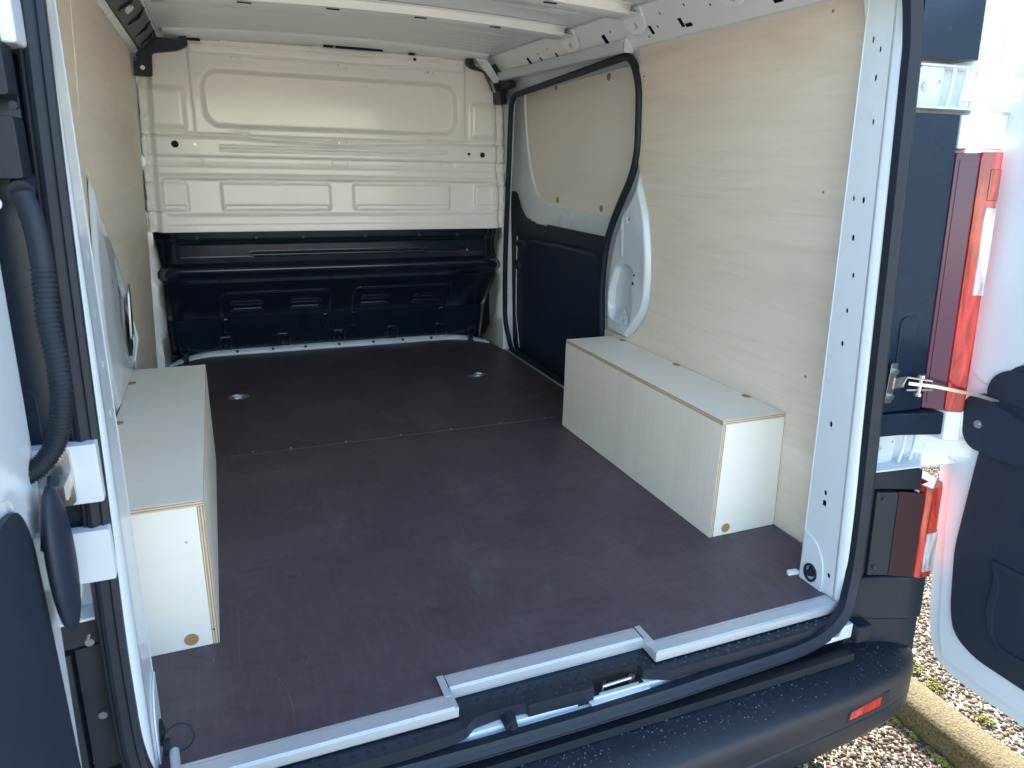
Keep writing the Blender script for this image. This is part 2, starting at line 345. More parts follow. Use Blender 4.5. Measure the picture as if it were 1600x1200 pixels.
# scuffs on the near board
def scuff(pts, w=.0011):
    P = catmull([(a, b, 0) for a, b in pts], 10); rs = []
    for i, p in enumerate(P):
        t = (P[min(i + 1, len(P) - 1)] - P[max(i - 1, 0)]).normalized(); n = Vector((-t.y, t.x, 0)); ww = w * (.25 + random.random()) * math.sin(math.pi * (i + .5) / len(P)) ** .5
        rs.append([(p.x - n.x * ww, p.y - n.y * ww, .0007), (p.x + n.x * ww, p.y + n.y * ww, .0007)])
    mb = MB(); mb.rings(rs, closed_ring=False, caps=False); mb.build('scuff_mark', M_scratch, fl1, smooth=0)
scuff([(-.515, .185), (-.497, .13), (-.49, .08), (-.492, .03)]); scuff([(-.573, .47), (-.572, .38), (-.575, .28), (-.574, .22)], .0008)
scuff([(-.455, .235), (-.445, .215), (-.452, .19)], .0007); scuff([(.60, .31), (.625, .285), (.628, .25)], .0009); scuff([(-.62, .28), (-.624, .25)], .0012)
scuff([(-.585, 1.30), (-.586, 1.0), (-.583, .7)], .0006); scuff([(.69, .40), (.70, .385)], .0012)

# ---- aluminium edge trims along the floor's rear edge, with the notch round the latch
def edge_trim(x0, x1, y):
    """L section: inner flange, stepped flat top, groove, hanging lip"""
    prof = [(.014, .0000), (.014, .0020), (.0065, .0030), (.0055, .0012), (.0045, .0036), (-.0215, .0036), (-.0225, .0016), (-.0235, .0030), (-.0265, .0010), (-.0275, -.016), (-.0255, -.016), (-.0245, -.003), (-.020, -.0008), (0, 0)]
    mb = MB(); mb.rings([[(x, y + a, b) for a, b in prof] for x in (x0, x1)]); return mb
trim = [edge_trim(-.70, -.2115, -.006), edge_trim(-.211, .211, .045), edge_trim(.2115, .70, -.006)]
for t in trim: t.build('edge_trim', M_alu, van, smooth=25)
for x in (-.2135, .2135):
    s = 1 if x > 0 else -1
    mb = MB(); mb.box(x - .003, x + .003, -.0325, .020, -.0165, .0042); mb.box(min(x, x + s * .014), max(x, x + s * .014), -.0, .058, .0036, .0052); mb.build('trim_return', M_alu, van, bevel=.0005)

# ---- sill tread cover with studs, cut-outs and the latch pocket
outer = [(-.72, -.03), (-.238, -.03), (-.238, .02), (.238, .02), (.238, -.03), (.70, -.03), (.722, -.015), (.695, -.045), (.60, -.062), (.34, -.061), (.255, -.059), (.235, -.063), (.212, -.053), (.19, -.043),
         (.179, -.038), (.176, -.020), (.066, -.020), (.061, -.049), (-.078, -.047), (-.081, -.040), (-.14, -.037), (-.185, -.042), (-.203, -.058), (-.235, -.065), (-.30, -.068), (-.72, -.068)]
outer = roundpoly(outer, .004, 2)
mb = MB().prism(outer, [], plan(-.045), 0, .024)
def stud(x, y, z):
    a = .0052; mb.add([(x - a, y + .001, z), (x, y - .0042, z), (x + a, y + .0025, z), (x - a * .55, y + .001, z + .003), (x, y - .0016, z + .0036), (x + a * .5, y + .0018, z + .003)],
                      [(0, 1, 4, 3), (1, 2, 5, 4), (3, 4, 5), (2, 0, 3, 5)])
OUT = np.array(outer)
cand = [(-.715 + i * .027 + (j % 2) * .0135, .014 - j * .0128) for i in range(54) for j in range(8)]
cx_, cy_ = np.array([c[0] for c in cand]), np.array([c[1] for c in cand]); cd = sdpoly(cx_, cy_, outer)
for (x, y), d in zip(cand, cd):
    if d < -.0065: stud(x, y, -.0212)
sill = mb.build('sill_tread_cover', M_plastic, van, bevel=.002)
# turned-down rear lip of the centre part
MB().prism(roundpoly([(-.078, -.0485), (.061, -.0505), (.061, -.046), (-.078, -.044)], .001, 1), [], plan(-.056), 0, .026).build('cover_lip', M_plastic, sill, bevel=.001)
# body sill under the cover, striker and plug
mb = MB(); mb.box(-.74, .74, -.050, .02, -.085, -.047); mb.box(-.24, .24, -.064, -.050, -.085, -.058)
mb.build('body_sill', M_white, van, bevel=.003)
MB().box(.062, .178, -.045, -.018, -.0465, -.0455).build('latch_pocket', M_dark, sill)
MB().prism([(.05, -.062), (.185, -.060), (.185, -.047), (.05, -.047)], [], plan(-.0575), 0, .008).build('pocket_ledge', M_white, sill, bevel=.001)
MB().box(.064, .178, -.0205, -.0195, -.046, -.022).build('pocket_wall', M_dark, sill)
mb = MB(); mb.tube([(.085, -.040, -.045), (.085, -.040, -.033), (.150, -.038, -.033), (.150, -.038, -.045)], .0035, 8); mb.cyl((.158, -.03, -.046), (.158, -.03, -.036), .007, 6); mb.cyl((.1, -.02, -.046), (.1, -.02, -.038), .004, 6)
mb.box(.075, .165, -.0465, -.0455, -.046, -.040); mb.build('latch_striker', M_steel, sill)
mb = MB(); c = (-.116, -.050, -.044); mb.cyl((c[0], c[1] + .012, c[2]), (c[0] - .002, c[1] - .014, c[2]), .0145, 18, .012); mb.cyl((c[0], c[1] - .014, c[2]), (c[0], c[1] - .018, c[2]), .008, 14, .0065)
mb.build('rubber_buffer', M_rubber, van)
mb = MB(); mb.cyl((-.245, -.05, -.023), (-.245, -.05, -.019), .004, 10); mb.build('cover_rivet', M_trim, sill)

# ---- rear opening seal, swept round the whole opening
def opn(x, z, dy=0):        # opening plane leans forward
    return (x, -.037 + .072 * z + dy, z)
ring = []
seal2d = [(.7345, .30), (.731, .5), (.727, .8), (.720, 1.1), (.715, 1.2), (.69, 1.29), (.62, 1.335), (0, 1.345)]
half = [(.0, -.070), (.2, -.070), (.35, -.067), (.52, -.062), (.60, -.054), (.655, -.038), (.70, -.006), (.722, .037), (.732, .09), (.7345, .18)] + seal2d
path = [(x, z) for x, z in half] + [(-x, z) for x, z in reversed(half[1:-1])]
dyf = lambda x, z: -.022 * max(0, 1 - max(0, z + .066) / .12) - (.004 * math.exp(-(x / .22) ** 4) if z < 0 else 0)
path3 = catmull([opn(x, z, dyf(x, z)) for x, z in path], 6, closed=True)
prof = [(-.019, -.012), (-.012, -.016), (-.010, -.013), (-.004, -.017), (.000, -.020), (.005, -.018), (.007, -.013), (.010, -.015), (.014, -.010), (.014, .004), (.009, .010), (-.012, .012), (-.019, .006)]
C0 = Vector((0, 0, .64)); rs = []; n = len(path3)
for i, p in enumerate(path3):
    t = (path3[(i + 1) % n] - path3[i - 1]).normalized(); bi = Vector((0, 1, -.072)).normalized(); bi = (bi - t * bi.dot(t)).normalized(); nn = t.cross(bi)
    if nn.dot(p - C0) < 0: nn = -nn
    rs.append([p + nn * a + bi * b for a, b in prof])
MB().rings(rs, closed_path=True).build('door_seal', M_rubber, van, smooth=30)

# ---- rear pillars (white inner faces between the lining and the seal)
def jamb_pt(s, u, z, w=0):  # u: 0 at the lining, 1 at the opening edge
    yr = -.010 + .080 * z; yf = .094 + .05 * z
    return (s * (.706 + w), yf + (yr - yf) * u, z)
for s in (1, -1):
    hl = []
    for u, z, a in ((.33, 1.20, .0055), (.62, 1.18, .005), (.57, 1.128, .0055), (.65, 1.045, .005), (.29, .895, .005), (.62, .893, .006), (.42, .815, .006), (.56, .738, .005), (.49, .662, .005), (.46, .589, .0055), (.40, .403, .006), (.47, .240, .0055), (.82, .050, .0055)):
        hl.append(ell(u, z, a / .11, a * 1.2, 10))
    hl.append(rect(.41, .53, .208, .222))
    slot = [l for l in hl if True]
    zr = np.linspace(-.012, 1.22, 24)
    outer = [(0, z) for z in reversed(zr)] + [(1, z) for z in zr] + [(1, 1.27), (.90, 1.31), (.75, 1.34), (0.3, 1.40), (-1.0, 1.40), (-1.0, 1.335), (-.55, 1.318), (-.25, 1.29), (-.07, 1.25)]
    ft = [.22 * (1 - 0)]
    outer[0:0] = []
    mb = MB().prism(outer, slot, lambda u, z, w, s=s: jamb_pt(s, u, z, w), 0, .0025)
    mb.rings([[jamb_pt(s, 0, z), (s * (.832 - .05 * z), .2125, z)] for z in np.linspace(-.012, 1.24, 12)], closed_ring=False, caps=False)
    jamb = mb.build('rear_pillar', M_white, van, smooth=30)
    # rounded return edge beside the seal
    rs = []
    for z in list(np.linspace(-.045, 1.33, 28)):
        c = Vector(jamb_pt(s, 1, z)); row = []
        for k in range(7):
            a = k / 6 * math.pi / 2; row.append((c.x + s * .016 * (1 - math.cos(a)), c.y - .026 * math.sin(a), c.z))
        rs.append(row)
    MB().rings(rs, closed_ring=False, caps=False).build('pillar_return', M_white, jamb, smooth=60, solid=.0015)
    # dark cavity behind the holes
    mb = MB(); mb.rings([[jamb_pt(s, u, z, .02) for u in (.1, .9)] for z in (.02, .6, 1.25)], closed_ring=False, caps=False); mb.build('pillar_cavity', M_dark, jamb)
    # rolled front edge where the pillar covers the lining
    mb = MB(); mb.tube([jamb_pt(s, .0, z, .0025) for z in np.linspace(-.005, 1.32, 14)], .0035, 8); mb.build('pillar_bead', M_white, jamb)
    # lower pressed plate and round plug
    q = [(.02, -.008), (.02, .125)] + [(.06 + .62 * math.sin(a), .045 + .078 * math.cos(a)) for a in np.linspace(.1, math.pi / 2, 9)] + [(.68, -.008)]
    mb = MB().prism(q, [ell(.33, .030, .17, .019, 16)], lambda u, z, w, s=s: jamb_pt(s, u, z, w), -.0035, -.0003); mb.build('pressed_plate', M_white, jamb, bevel=.0012)
    c0 = Vector(jamb_pt(s, .33, .030, -.004)); nv = Vector((-s, 0, 0))
    e1 = Vector((0, -1, 0)); e2 = Vector((0, 0, 1))
    mb = MB(); mb.tube([c0 + e1 * .0175 * math.cos(a) + e2 * .0205 * math.sin(a) for a in np.linspace(0, 2 * math.pi, 22, endpoint=False)], .0032, 6, closed=True)
    mb.cyl(c0 - nv * .004, c0 + nv * .006, .0105, 14, .008); mb.box(c0.x - .004, c0.x + .004, c0.y - .003, c0.y + .003, c0.z + .004, c0.z + .017)
    mb.build('rubber_plug', M_rubber, jamb)
MB().prism(roundpoly([(.712, .10), (.680, .104), (.684, .117), (.712, .114)], .004, 3), [], plan(.0), .0, .008).build('body_tab', M_whitesatin, van, bevel=.002)

# roof rear header
mb = MB(); mb.rings([[(x, y, z - .02 * (x / .7) ** 2) for y, z in ((.055, 1.335), (.06, 1.37), (.13, 1.40), (.19, 1.395), (.22, 1.42))] for x in np.linspace(-.7, .7, 12)], closed_ring=False, caps=False)
mb.build('rear_header', M_white, van, solid=.002)
mb = MB(); mb.rings([[(x, y, z - .03 * (x / .8) ** 2) for y, z in ((.03, 1.32), (-.01, 1.34), (.0, 1.42), (.10, 1.46))] for x in np.linspace(-.86, .86, 12)], closed_ring=False, caps=False)
mb.build('roof_rear_edge', M_white, van, solid=.003)

# ---- plywood wall lining
def screws(mp, pts, par, m=M_steel, r=.004):
    for y, z in pts:
        mb = MB(); mb.cyl(mp(y, z, .001), mp(y, z, -.0012), r, 10, r * .85); mb.build('screw_head', m, par)
pil = [(1.108, 1.312), (1.107, 1.20), (1.098, .96), (1.06, .89), (1.02, .80), (1.0, .70), (.99, .60), (.995, .50), (1.02, .44), (1.06, .40), (1.11, .36), (1.15, .345)]
outR = [(.213, 0), (.213, 1.312)] + pil + [(1.30, .34), (1.30, 0)]
liningR = MB().prism(outR, [], WR, 0, .006).build('wall_lining', M_plywall, van, bevel=.0008)
screws(WR, [(.31, 1.285), (.27, .45), (.28, .9), (1.075, 1.22), (1.085, 1.08)], liningR, M_capgrey, .004)
bulgeL = [(.80, .90), (.86, .83), (1.075, .71), (1.22, .60), (1.375, .46), (1.41, .40), (1.40, .35), (1.3, .325), (.90, .325), (.82, .42), (.76, .55), (.75, .72), (.78, .86)]
slotL = [(.745, 1.02), (.775, 1.25), (.785, 1.25), (.765, 1.05)]
liningL = MB().prism([(.213, 0), (.213, 1.318), (1.9, 1.305), (2.0, 1.29), (2.05, 1.16), (2.17, .86), (2.19, .5), (2.2, .0)],
                     [roundpoly([(.78, .935), (.86, .845), (1.09, .72), (1.24, .61), (1.40, .47), (1.43, .38), (1.42, .28), (.86, .28), (.80, .42), (.74, .55), (.73, .72), (.76, .88)], .02, 4), roundpoly(slotL, .002, 2)], WL, 0, .006).build('wall_lining', M_plywall, van, bevel=.0008)

# ---- white pressed inner body side behind the lining, with the sliding-door opening on the right
OPEN = roundpoly([(2.27, .02, .03), (2.35, .15, .06), (2.325, .48, .2), (2.262, .82, .3), (2.19, 1.235, .07), (1.15, 1.292, .07), (1.095, 1.20, .05), (1.092, .95, .10), (1.215, .80, .10), (1.292, .68, .08), (1.325, .50, .1), (1.315, .34, .1), (1.29, .02, .03)], .02, 6)
innR = [(.12, -.03), (.10, 1.40), (2.6, 1.40), (2.62, -.03)]
MB().prism(innR, [OPEN], WR, .009, .014).build('inner_side_panel', M_white, van)
MB().prism(innR, [], WL, .009, .014).build('inner_side_panel', M_white, van)
# pillar behind the sliding door: pressed, with pocket and holes
CP = roundpoly([(1.075, .915, .03), (1.02, .81, .06), (.985, .62, .1), (.998, .48, .05), (1.08, .385, .04), (1.13, .34, .01), (1.29, .345, .03), (1.335, .46, .04), (1.31, .68, .06), (1.235, .795, .08), (1.125, .895, .04), (1.112, .96, .03), (1.112, 1.22, .01), (1.092, 1.22, .01), (1.088, 1.0, .03)], .02, 6)
POCK = roundpoly([(1.085, .60), (1.10, .54), (1.085, .50), (1.085, .475), (1.10, .40), (1.235, .405), (1.243, .50), (1.20, .60), (1.15, .615)], .025, 5)
def cp_h(Y, Z):
    d = sdpoly(Y, Z, CP); h = .026 * sst(-d, -.001, .020) * (.08 + .92 * sst(sdpoly(Y, Z, OPEN), .008, .075))
    dp = sdpoly(Y, Z, POCK); h -= .040 * sst(-dp, -.004, .004) * (.8 + .4 * sst(-Z, -.49, -.47))
    h += .003 * sst(-sdrr(Y, Z, 1.155, 1.17, .64, .80, .006), -.006, .004)
    for cy, cz, r in ((1.28, .58, .012), (1.30, .395, .02), (1.285, .455, .014), (1.12, .77, .011)): h -= .003 * sst(-(np.hypot(Y - cy, Z - cz) - r), -.002, .002)
    h += .002 * np.sin(Z * 18) * sst(-d, .02, .06)
    return h
mb = MB().relief(lambda Y, Z, H: (.83 - .05 * Z + .010 - H, Y, Z), np.arange(.975, 1.345, .0035), np.arange(.33, 1.23, .0035), cp_h, lambda Y, Z: sdpoly(Y, Z, CP) < .004)
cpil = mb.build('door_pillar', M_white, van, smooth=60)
WP = lambda y, z, w: (.83 - .05 * z + w - .003 - .013 * float(sst(1.30 - y, 0, .13)), y, z)
for y, z, r in ((1.075, .585, .004), (1.082, .555, .006), (1.278, .652, .004), (1.28, .395, .004), (1.31, .40, .004), (1.12, .77, .003)):
    MB().cyl(WP(y, z, .004), WP(y, z, .0), r, 10).build('fixing_hole', M_dark, cpil)
mb = MB()
mb.prism(roundpoly([(1.115, .385), (1.115, .43), (1.13, .432), (1.135, .45), (1.15, .455), (1.165, .43), (1.185, .435), (1.2, .415), (1.2, .385)], .003, 2), [ell(1.145, .41, .005, .008, 8), rect(1.165, .1 + 1.07, .40, .42), rect(1.123, 1.128, .398, .422)], WP, .004, .007)
mb.build('strap_bracket', M_white, cpil)
# matching pressed swelling on the left wall
def bl_h(Y, Z):
    d = sdpoly(Y, Z, bulgeL); h = .010 * sst(-d, -.002, .02) + .009 * sst(-d, .0, .12)
    dp = sdpoly(Y, Z, roundpoly([(1.00, .70), (1.17, .60), (1.33, .47), (1.36, .40), (1.28, .355), (1.12, .38), (.97, .55)], .03, 4)); h -= .030 * sst(-dp, -.006, .008)
    return h
mb = MB().relief(lambda Y, Z, H: (-(.83 - .05 * Z + .001 - H), Y, Z), np.arange(.62, 1.43, .006), np.arange(.30, .95, .006), bl_h, lambda Y, Z: sdpoly(Y, Z, bulgeL) < .006)
bl = mb.build('pressed_swelling', M_white, van, smooth=60)
MB().prism(roundpoly([(1.04, .66), (1.17, .57), (1.31, .46), (1.33, .40), (1.27, .375), (1.20, .39), (1.10, .48)], .02, 4), [], WL, -.004, -.001).build('recess_backing', M_steel, bl)
MB().prism(roundpoly([(1.19, .50), (1.30, .45), (1.315, .395), (1.26, .375), (1.22, .40)], .015, 4), [], WL, -.007, -.005).build('recess_opening', M_dark, bl)
mb = MB(); mb.prism(roundpoly([(1.19, .44), (1.21, .58), (1.24, .60), (1.25, .45)], .01, 3), [], WL, -.018, -.012); mb.build('strap_bracket', M_steel, bl, bevel=.002)
mb = MB(); mb.tube([WL(1.26, .36, -.012), WL(1.29, .42, -.02), WL(1.30, .47, -.012)], .004, 8); mb.build('strap_hook', M_white, bl)

# ---- sliding door seen through its opening
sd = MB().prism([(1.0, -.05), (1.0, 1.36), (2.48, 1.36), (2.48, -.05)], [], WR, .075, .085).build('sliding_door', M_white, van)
# frame ring round the blanked window
winp = [(2.165, 1.245, .04), (1.235, 1.272, .04), (1.19, 1.23, .03), (1.165, .93, .08), (1.305, .768, .08), (1.90, .766, .08), (2.05, .815, .06), (2.135, .985, .08)]
WIN = roundpoly(winp, .03, 5)
frame_o = [(1.02, .66), (1.02, 1.35), (2.40, 1.35), (2.42, .66)]
MB().prism(frame_o, [WIN], WR, .046, .074).build('window_frame', M_white, sd, bevel=.006, seg=3)
blank = MB().prism(WIN, [], WR, .055, .061).build('window_blank', M_plyblank, sd)
capm = lambda y, z, w: WR(y, z, w)
for y, z in ((1.84, 1.255), (1.40, 1.255), (2.165, .99), (1.83, .80), (1.44, .79)):
    MB().cyl(WR(y, z - .004, .055), WR(y, z - .004, .0535), .013, 16).build('cover_cap', M_capgrey, blank)
def dt_h(Y, Z):
    h = 0 * Y
    d = np.abs(sdpoly(Y, Z, roundpoly([(2.16, .60, .08), (1.45, .615, .10), (1.40, .50, .1), (1.45, .0), (2.2, -.1)], .05, 6))); h -= .005 * sst(-d, -.008, 0)
    arc = np.abs(np.hypot(Y - 1.55, Z - .75) - .52); h -= .003 * sst(-arc, -.006, 0) * (Z < .5)
    h += .006 * sst(-sdrr(Y, Z, 2.20, 2.26, .42, .50, .01), -.004, .004)
    h += .012 * sst(-sdrr(Y, Z, 2.16, 2.27, .55, .58, .01), -.004, .004)
    return h
tp = [(2.33, .81, .01), (2.25, .812, .02), (2.165, .70, .06), (2.03, .682, .02), (1.10, .690), (1.10, .0), (2.42, .0), (2.40, .3), (2.36, .6)]
TP = roundpoly(tp, .01, 4)
mb = MB().relief(lambda Y, Z, H: (.83 - .05 * Z + .040 - H, Y, Z), np.arange(1.10, 2.43, .009), np.arange(.0, .83, .007), dt_h, lambda Y, Z: sdpoly(Y, Z, TP) < .003)
dtrim = mb.build('inner_trim', M_trim, sd, smooth=60)
mb = MB(); mb.tube([WR(2.23, .655, .034), WR(2.23, .655, .015), WR(2.17, .655, .015)], .004, 8); mb.build('lock_pin', M_trim, sd); mb = MB(); mb.prism(roundpoly(rect(2.21, 2.255, .44, .485), .01, 3), [], WR, .018, .034); mb.build('door_latch', M_trim, sd, bevel=.002)
# seal of that opening
ppath = [WR(y, z, .006) for y, z in OPEN]
MB().tube([WR(y, z, -.004) for y, z in OPEN], .0130, 8, closed=True).build('sliding_door_seal', M_rubber, van, smooth=60)
mb = MB(); mb.tube([WR(2.255, .03, .035), WR(2.29, .2, .035), WR(2.27, .45, .035), WR(2.25, .6, .035)], .0022, 6); mb.build('trim_cord', M_white, sd)
# door step strip
MB().box(.822, .90, 1.31, 2.33, -.02, .004).build('step_strip', M_plastic, van, bevel=.002)
MB().box(.815, .823, 1.31, 2.42, -.0005, .006).build('threshold_strip', M_alu, van, bevel=.001)
# running rail above the sliding door
mb = MB(); rp = [WR(1.165, 1.318, -.022), WR(1.5, 1.320, -.022), WR(2.0, 1.322, -.024), WR(2.28, 1.322, -.036), WR(2.42, 1.330, -.075)]
mb.tube(catmull(rp, 8), 0, up=(0, 0, 1), prof=[(-.019, -.012), (.016, -.012), (.016, .012), (-.019, .012), (-.019, .008), (.011, .008), (.011, -.009), (-.019, -.009)])
rail = mb.build('running_rail', M_white, van, smooth=25)
mb = MB(); a = WR(1.155, 1.322, 0); mb.box(a[0] - .03, a[0] + .004, 1.150, 1.164, 1.296, 1.337); mb.build('rail_end', M_white, rail, bevel=.002)
mb = MB(); mb.prism(roundpoly([(2.12, 1.292), (2.12, 1.268), (2.22, 1.262), (2.235, 1.245), (2.225, 1.205), (2.29, 1.20), (2.37, 1.235), (2.42, 1.27), (2.42, 1.30), (2.30, 1.31)], .012, 4), [], WR, -.045, -.012); mb.build('roller_bracket', M_plastic, van, bevel=.004)
mb = MB(); mb.prism(roundpoly([(1.90, 1.268), (2.10, 1.262), (2.15, 1.25), (2.15, 1.238), (1.98, 1.243), (1.90, 1.252)], .004, 3), [], WR, .01, .03); mb.build('upper_guide_arm', M_plastic, van, bevel=.002)

# ---- roof: skin with beads, cant rails, cross bows
def crown(X): return 1.425 - .022 * (X / .7) ** 2
def roof_h(X, Y):
    h = 0 * X
    for y0 in (2.19, 2.12, 2.05, 1.98, 1.91): h -= .004 * sst(-np.abs(Y - y0), -.010, -.001) * sst(-np.abs(X), -.62, -.58)
    for y0 in (1.75, 1.26, 1.19, .85, .70, .55, .4): h -= .004 * sst(-np.abs(Y - y0), -.014, -.002) * sst(-np.abs(X), -.60, -.56)
    for s in (1, -1):
        for y0 in (1.66, 1.2): h -= .008 * sst(-sdrr(X, Y, s * .54 - .06, s * .54 + .06, y0 - .02, y0 + .02, .02), -.004, .008)
    return h
mb = MB().relief(lambda X, Y, H: (X, Y, crown(X) + H), np.linspace(-.70, .70, 150), np.arange(.15, 2.33, .007), roof_h)
mb.build('roof_lining_panel', M_roof, van, smooth=60)
def bow(y0, y1, zb, name='roof_bow'):
    rs = []
    for x in np.linspace(-.655, .655, 20):
        z = crown(x); rs.append([(x, y0 - .018, z - .002), (x, y0 - .006, z - .006), (x, y0, z - zb), (x, y0 + .02, z - zb - .004), (x, y1 - .02, z - zb - .004), (x, y1, z - zb), (x, y1 + .006, z - .006), (x, y1 + .018, z - .002)])
    b = MB().rings(rs, closed_ring=False, caps=False).build(name, M_roof, van, smooth=40, solid=.0015)
    for s in (1, -1):
        mb = MB(); mb.prism(roundpoly([(y0 - .01, 1.352), (y0 - .012, 1.40), (y1 + .012, 1.40), (y1 + .01, 1.352), (y1 - .02, 1.335), (y0 + .02, 1.335)], .006, 3), [ell((y0 + y1) / 2, 1.355, .013, .009, 10)], lambda y, z, w, s=s: (s * (.70 - .62 * (z - 1.38) + w), y, z), -.010, -.006)
        mb.prism([(y0, .60), (y1, .60), (y1 + .012, .70), (y0 - .012, .70)], [], lambda y, x, w, s=s: (s * x, y, 1.376 + (.7 - x) * .12 + w), 0, .002)
        mb.build('bow_bracket', M_roof, b, bevel=.001)
    for x in (-.40, -.14, .14, .40):
        mb = MB(); z = float(crown(x)) - zb - .006; mb.box(x - .02, x + .02, y0 + .006, y0 + .011, z - .001, z + .002); mb.build('slot', M_dark, b)
    return b
bow(1.44, 1.53, .028); bow(1.00, 1.09, .028); bow(.55, .63, .028)
mb = MB(); rs = []
for x in np.linspace(-.66, .66, 24):
    z = float(crown(x)); rs.append([(x, 2.20, z - .001), (x, 2.215, z - .012), (x, 2.25, z - .020), (x, 2.30, z - .022), (x, 2.315, z - .03)])
mb.rings(rs, closed_ring=False, caps=False); hb = mb.build('front_header', M_roof, van, smooth=50, solid=.0015)
for x, w in ((-.56, .03), (-.03, .02), (.10, .10), (.33, .012)):
    MB().box(x - w, x + w, 2.292, 2.31, float(crown(x)) - .031, float(crown(x)) - .023).build('slot', M_dark, hb)
for s in (1, -1):       # cant rails with punched holes
    cr = lambda y, t, w, s=s: (s * (.768 - .085 * t + w * .8), y, 1.310 + .088 * t + .0 * w)
    hs = []
    if True:
        for y, t, kind in ((1.915, .45, 'D'), (1.805, .36, 'r'), (1.66, .36, 'r'), (1.276, .45, 'D'), (1.004, .36, 'r'), (1.035, .2, 'o'), (.966, .4, 'o'), (.852, .34, 'r'), (.826, .24, 'h'), (.70, .55, 'o'), (.47, .25, 'h'), (1.70, .68, 'o'), (1.22, .62, 'o'), (1.80, .6, 'o'), (.92, .7, 'o'), (.80, .72, 'o'), (.6, .5, 'r'), (.35, .5, 'r')):
            if kind == 'D': hs.append(roundpoly([(y - .014, t - .17), (y - .014, t + .17), (y + .012, t + .12), (y + .012, t - .12)], .01, 3))
            if kind == 'r': hs.append(roundpoly(rect(y - .009, y + .009, t - .12, t + .12), .003, 2))
            if kind == 'o': hs.append(ell(y, t, .004, .045, 8))
            if kind == 'h': hs.append(roundpoly(rect(y - .016, y + .016, t - .05, t + .05), .003, 2))
    mb = MB().prism([(y, 0) for y in np.linspace(.10, 2.36, 12)] + [(y, 1.05) for y in np.linspace(2.36, .10, 12)], hs, cr, 0, .002)
    c_ = mb.build('cant_rail', M_roof, van, smooth=30)
    mb = MB(); mb.tube([cr(y, -.02, 0) for y in np.linspace(.2, 2.34, 12)], .006, 8); mb.tube([cr(y, 1.03, -.002) for y in np.linspace(.2, 2.34, 12)], .0035, 6); mb.build('rail_bead', M_white, c_)
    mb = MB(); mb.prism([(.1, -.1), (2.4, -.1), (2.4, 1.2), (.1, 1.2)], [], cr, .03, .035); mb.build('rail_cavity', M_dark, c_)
# dark hose channel along the left rail and the dark corner brackets
cl = lambda y, t, w: (-(.768 - .085 * t + w), y, 1.310 + .088 * t)
mb = MB(); mb.prism([(.5, .12), (2.2, .12), (2.3, .5), (2.3, .8), (.5, .8)], [], cl, -.018, -.002); mb.build('cable_duct', M_plastic, van, bevel=.004)
for k, y in enumerate((.9, 1.15, 1.4, 1.65, 1.9, 2.1)):
    mb = MB(); mb.tube([cl(y, .2, -.018), cl(y + .03, .5, -.024), cl(y, .78, -.018)], .004, 6); mb.build('duct_clip', M_trim, van)
mb = MB(); mb.prism([(2.14, -.10), (.7, -.02), (.7, .12), (2.14, .10)], [], cl, -.012, -.006); mb.build('duct_strip', M_white, van, bevel=.002)
Lb = roundpoly([(-.80, 1.275), (-.80, 1.235), (-.715, 1.235), (-.708, 1.32), (-.615, 1.335), (-.575, 1.355), (-.58, 1.40), (-.595, 1.40), (-.61, 1.375), (-.70, 1.378), (-.74, 1.40), (-.78, 1.40), (-.76, 1.29)], .012, 4)
bkL = MB().prism(Lb, [], lambda x, z, w: (x, 2.262 + w, z), 0, .03).build('corner_bracket', M_plastic, van, bevel=.005)
MB().cyl((-.745, 2.26, 1.265), (-.745, 2.256, 1.265), .008, 12).build('bracket_bolt', M_steel, bkL)
bkR = MB().prism(roundpoly([(.575, 1.40), (.595, 1.40), (.61, 1.36), (.66, 1.335), (.69, 1.29), (.70, 1.26), (.76, 1.25), (.77, 1.38), (.72, 1.385), (.66, 1.34), (.60, 1.345), (.575, 1.36)], .006, 3), [], lambda x, z, w: (x, 2.255 + w, z), 0, .03).build('corner_bracket', M_plastic, van, bevel=.004)
mb = MB(); mb.prism(roundpoly([(.60, 1.395), (.66, 1.395), (.73, 1.30), (.70, 1.29), (.66, 1.335)], .005, 3), [ell(.64, 1.37, .004, .004, 8)], lambda x, z, w: (x, 2.245 + w, z), 0, .008); mb.build('bracket_plate', M_white, bkR, bevel=.001)
mb = MB(); mb.tube([(.69, 2.26, 1.31), (.69, 2.24, 1.28), (.70, 2.23, 1.25)], .006, 8); mb.build('bracket_pin', M_steel, bkR)

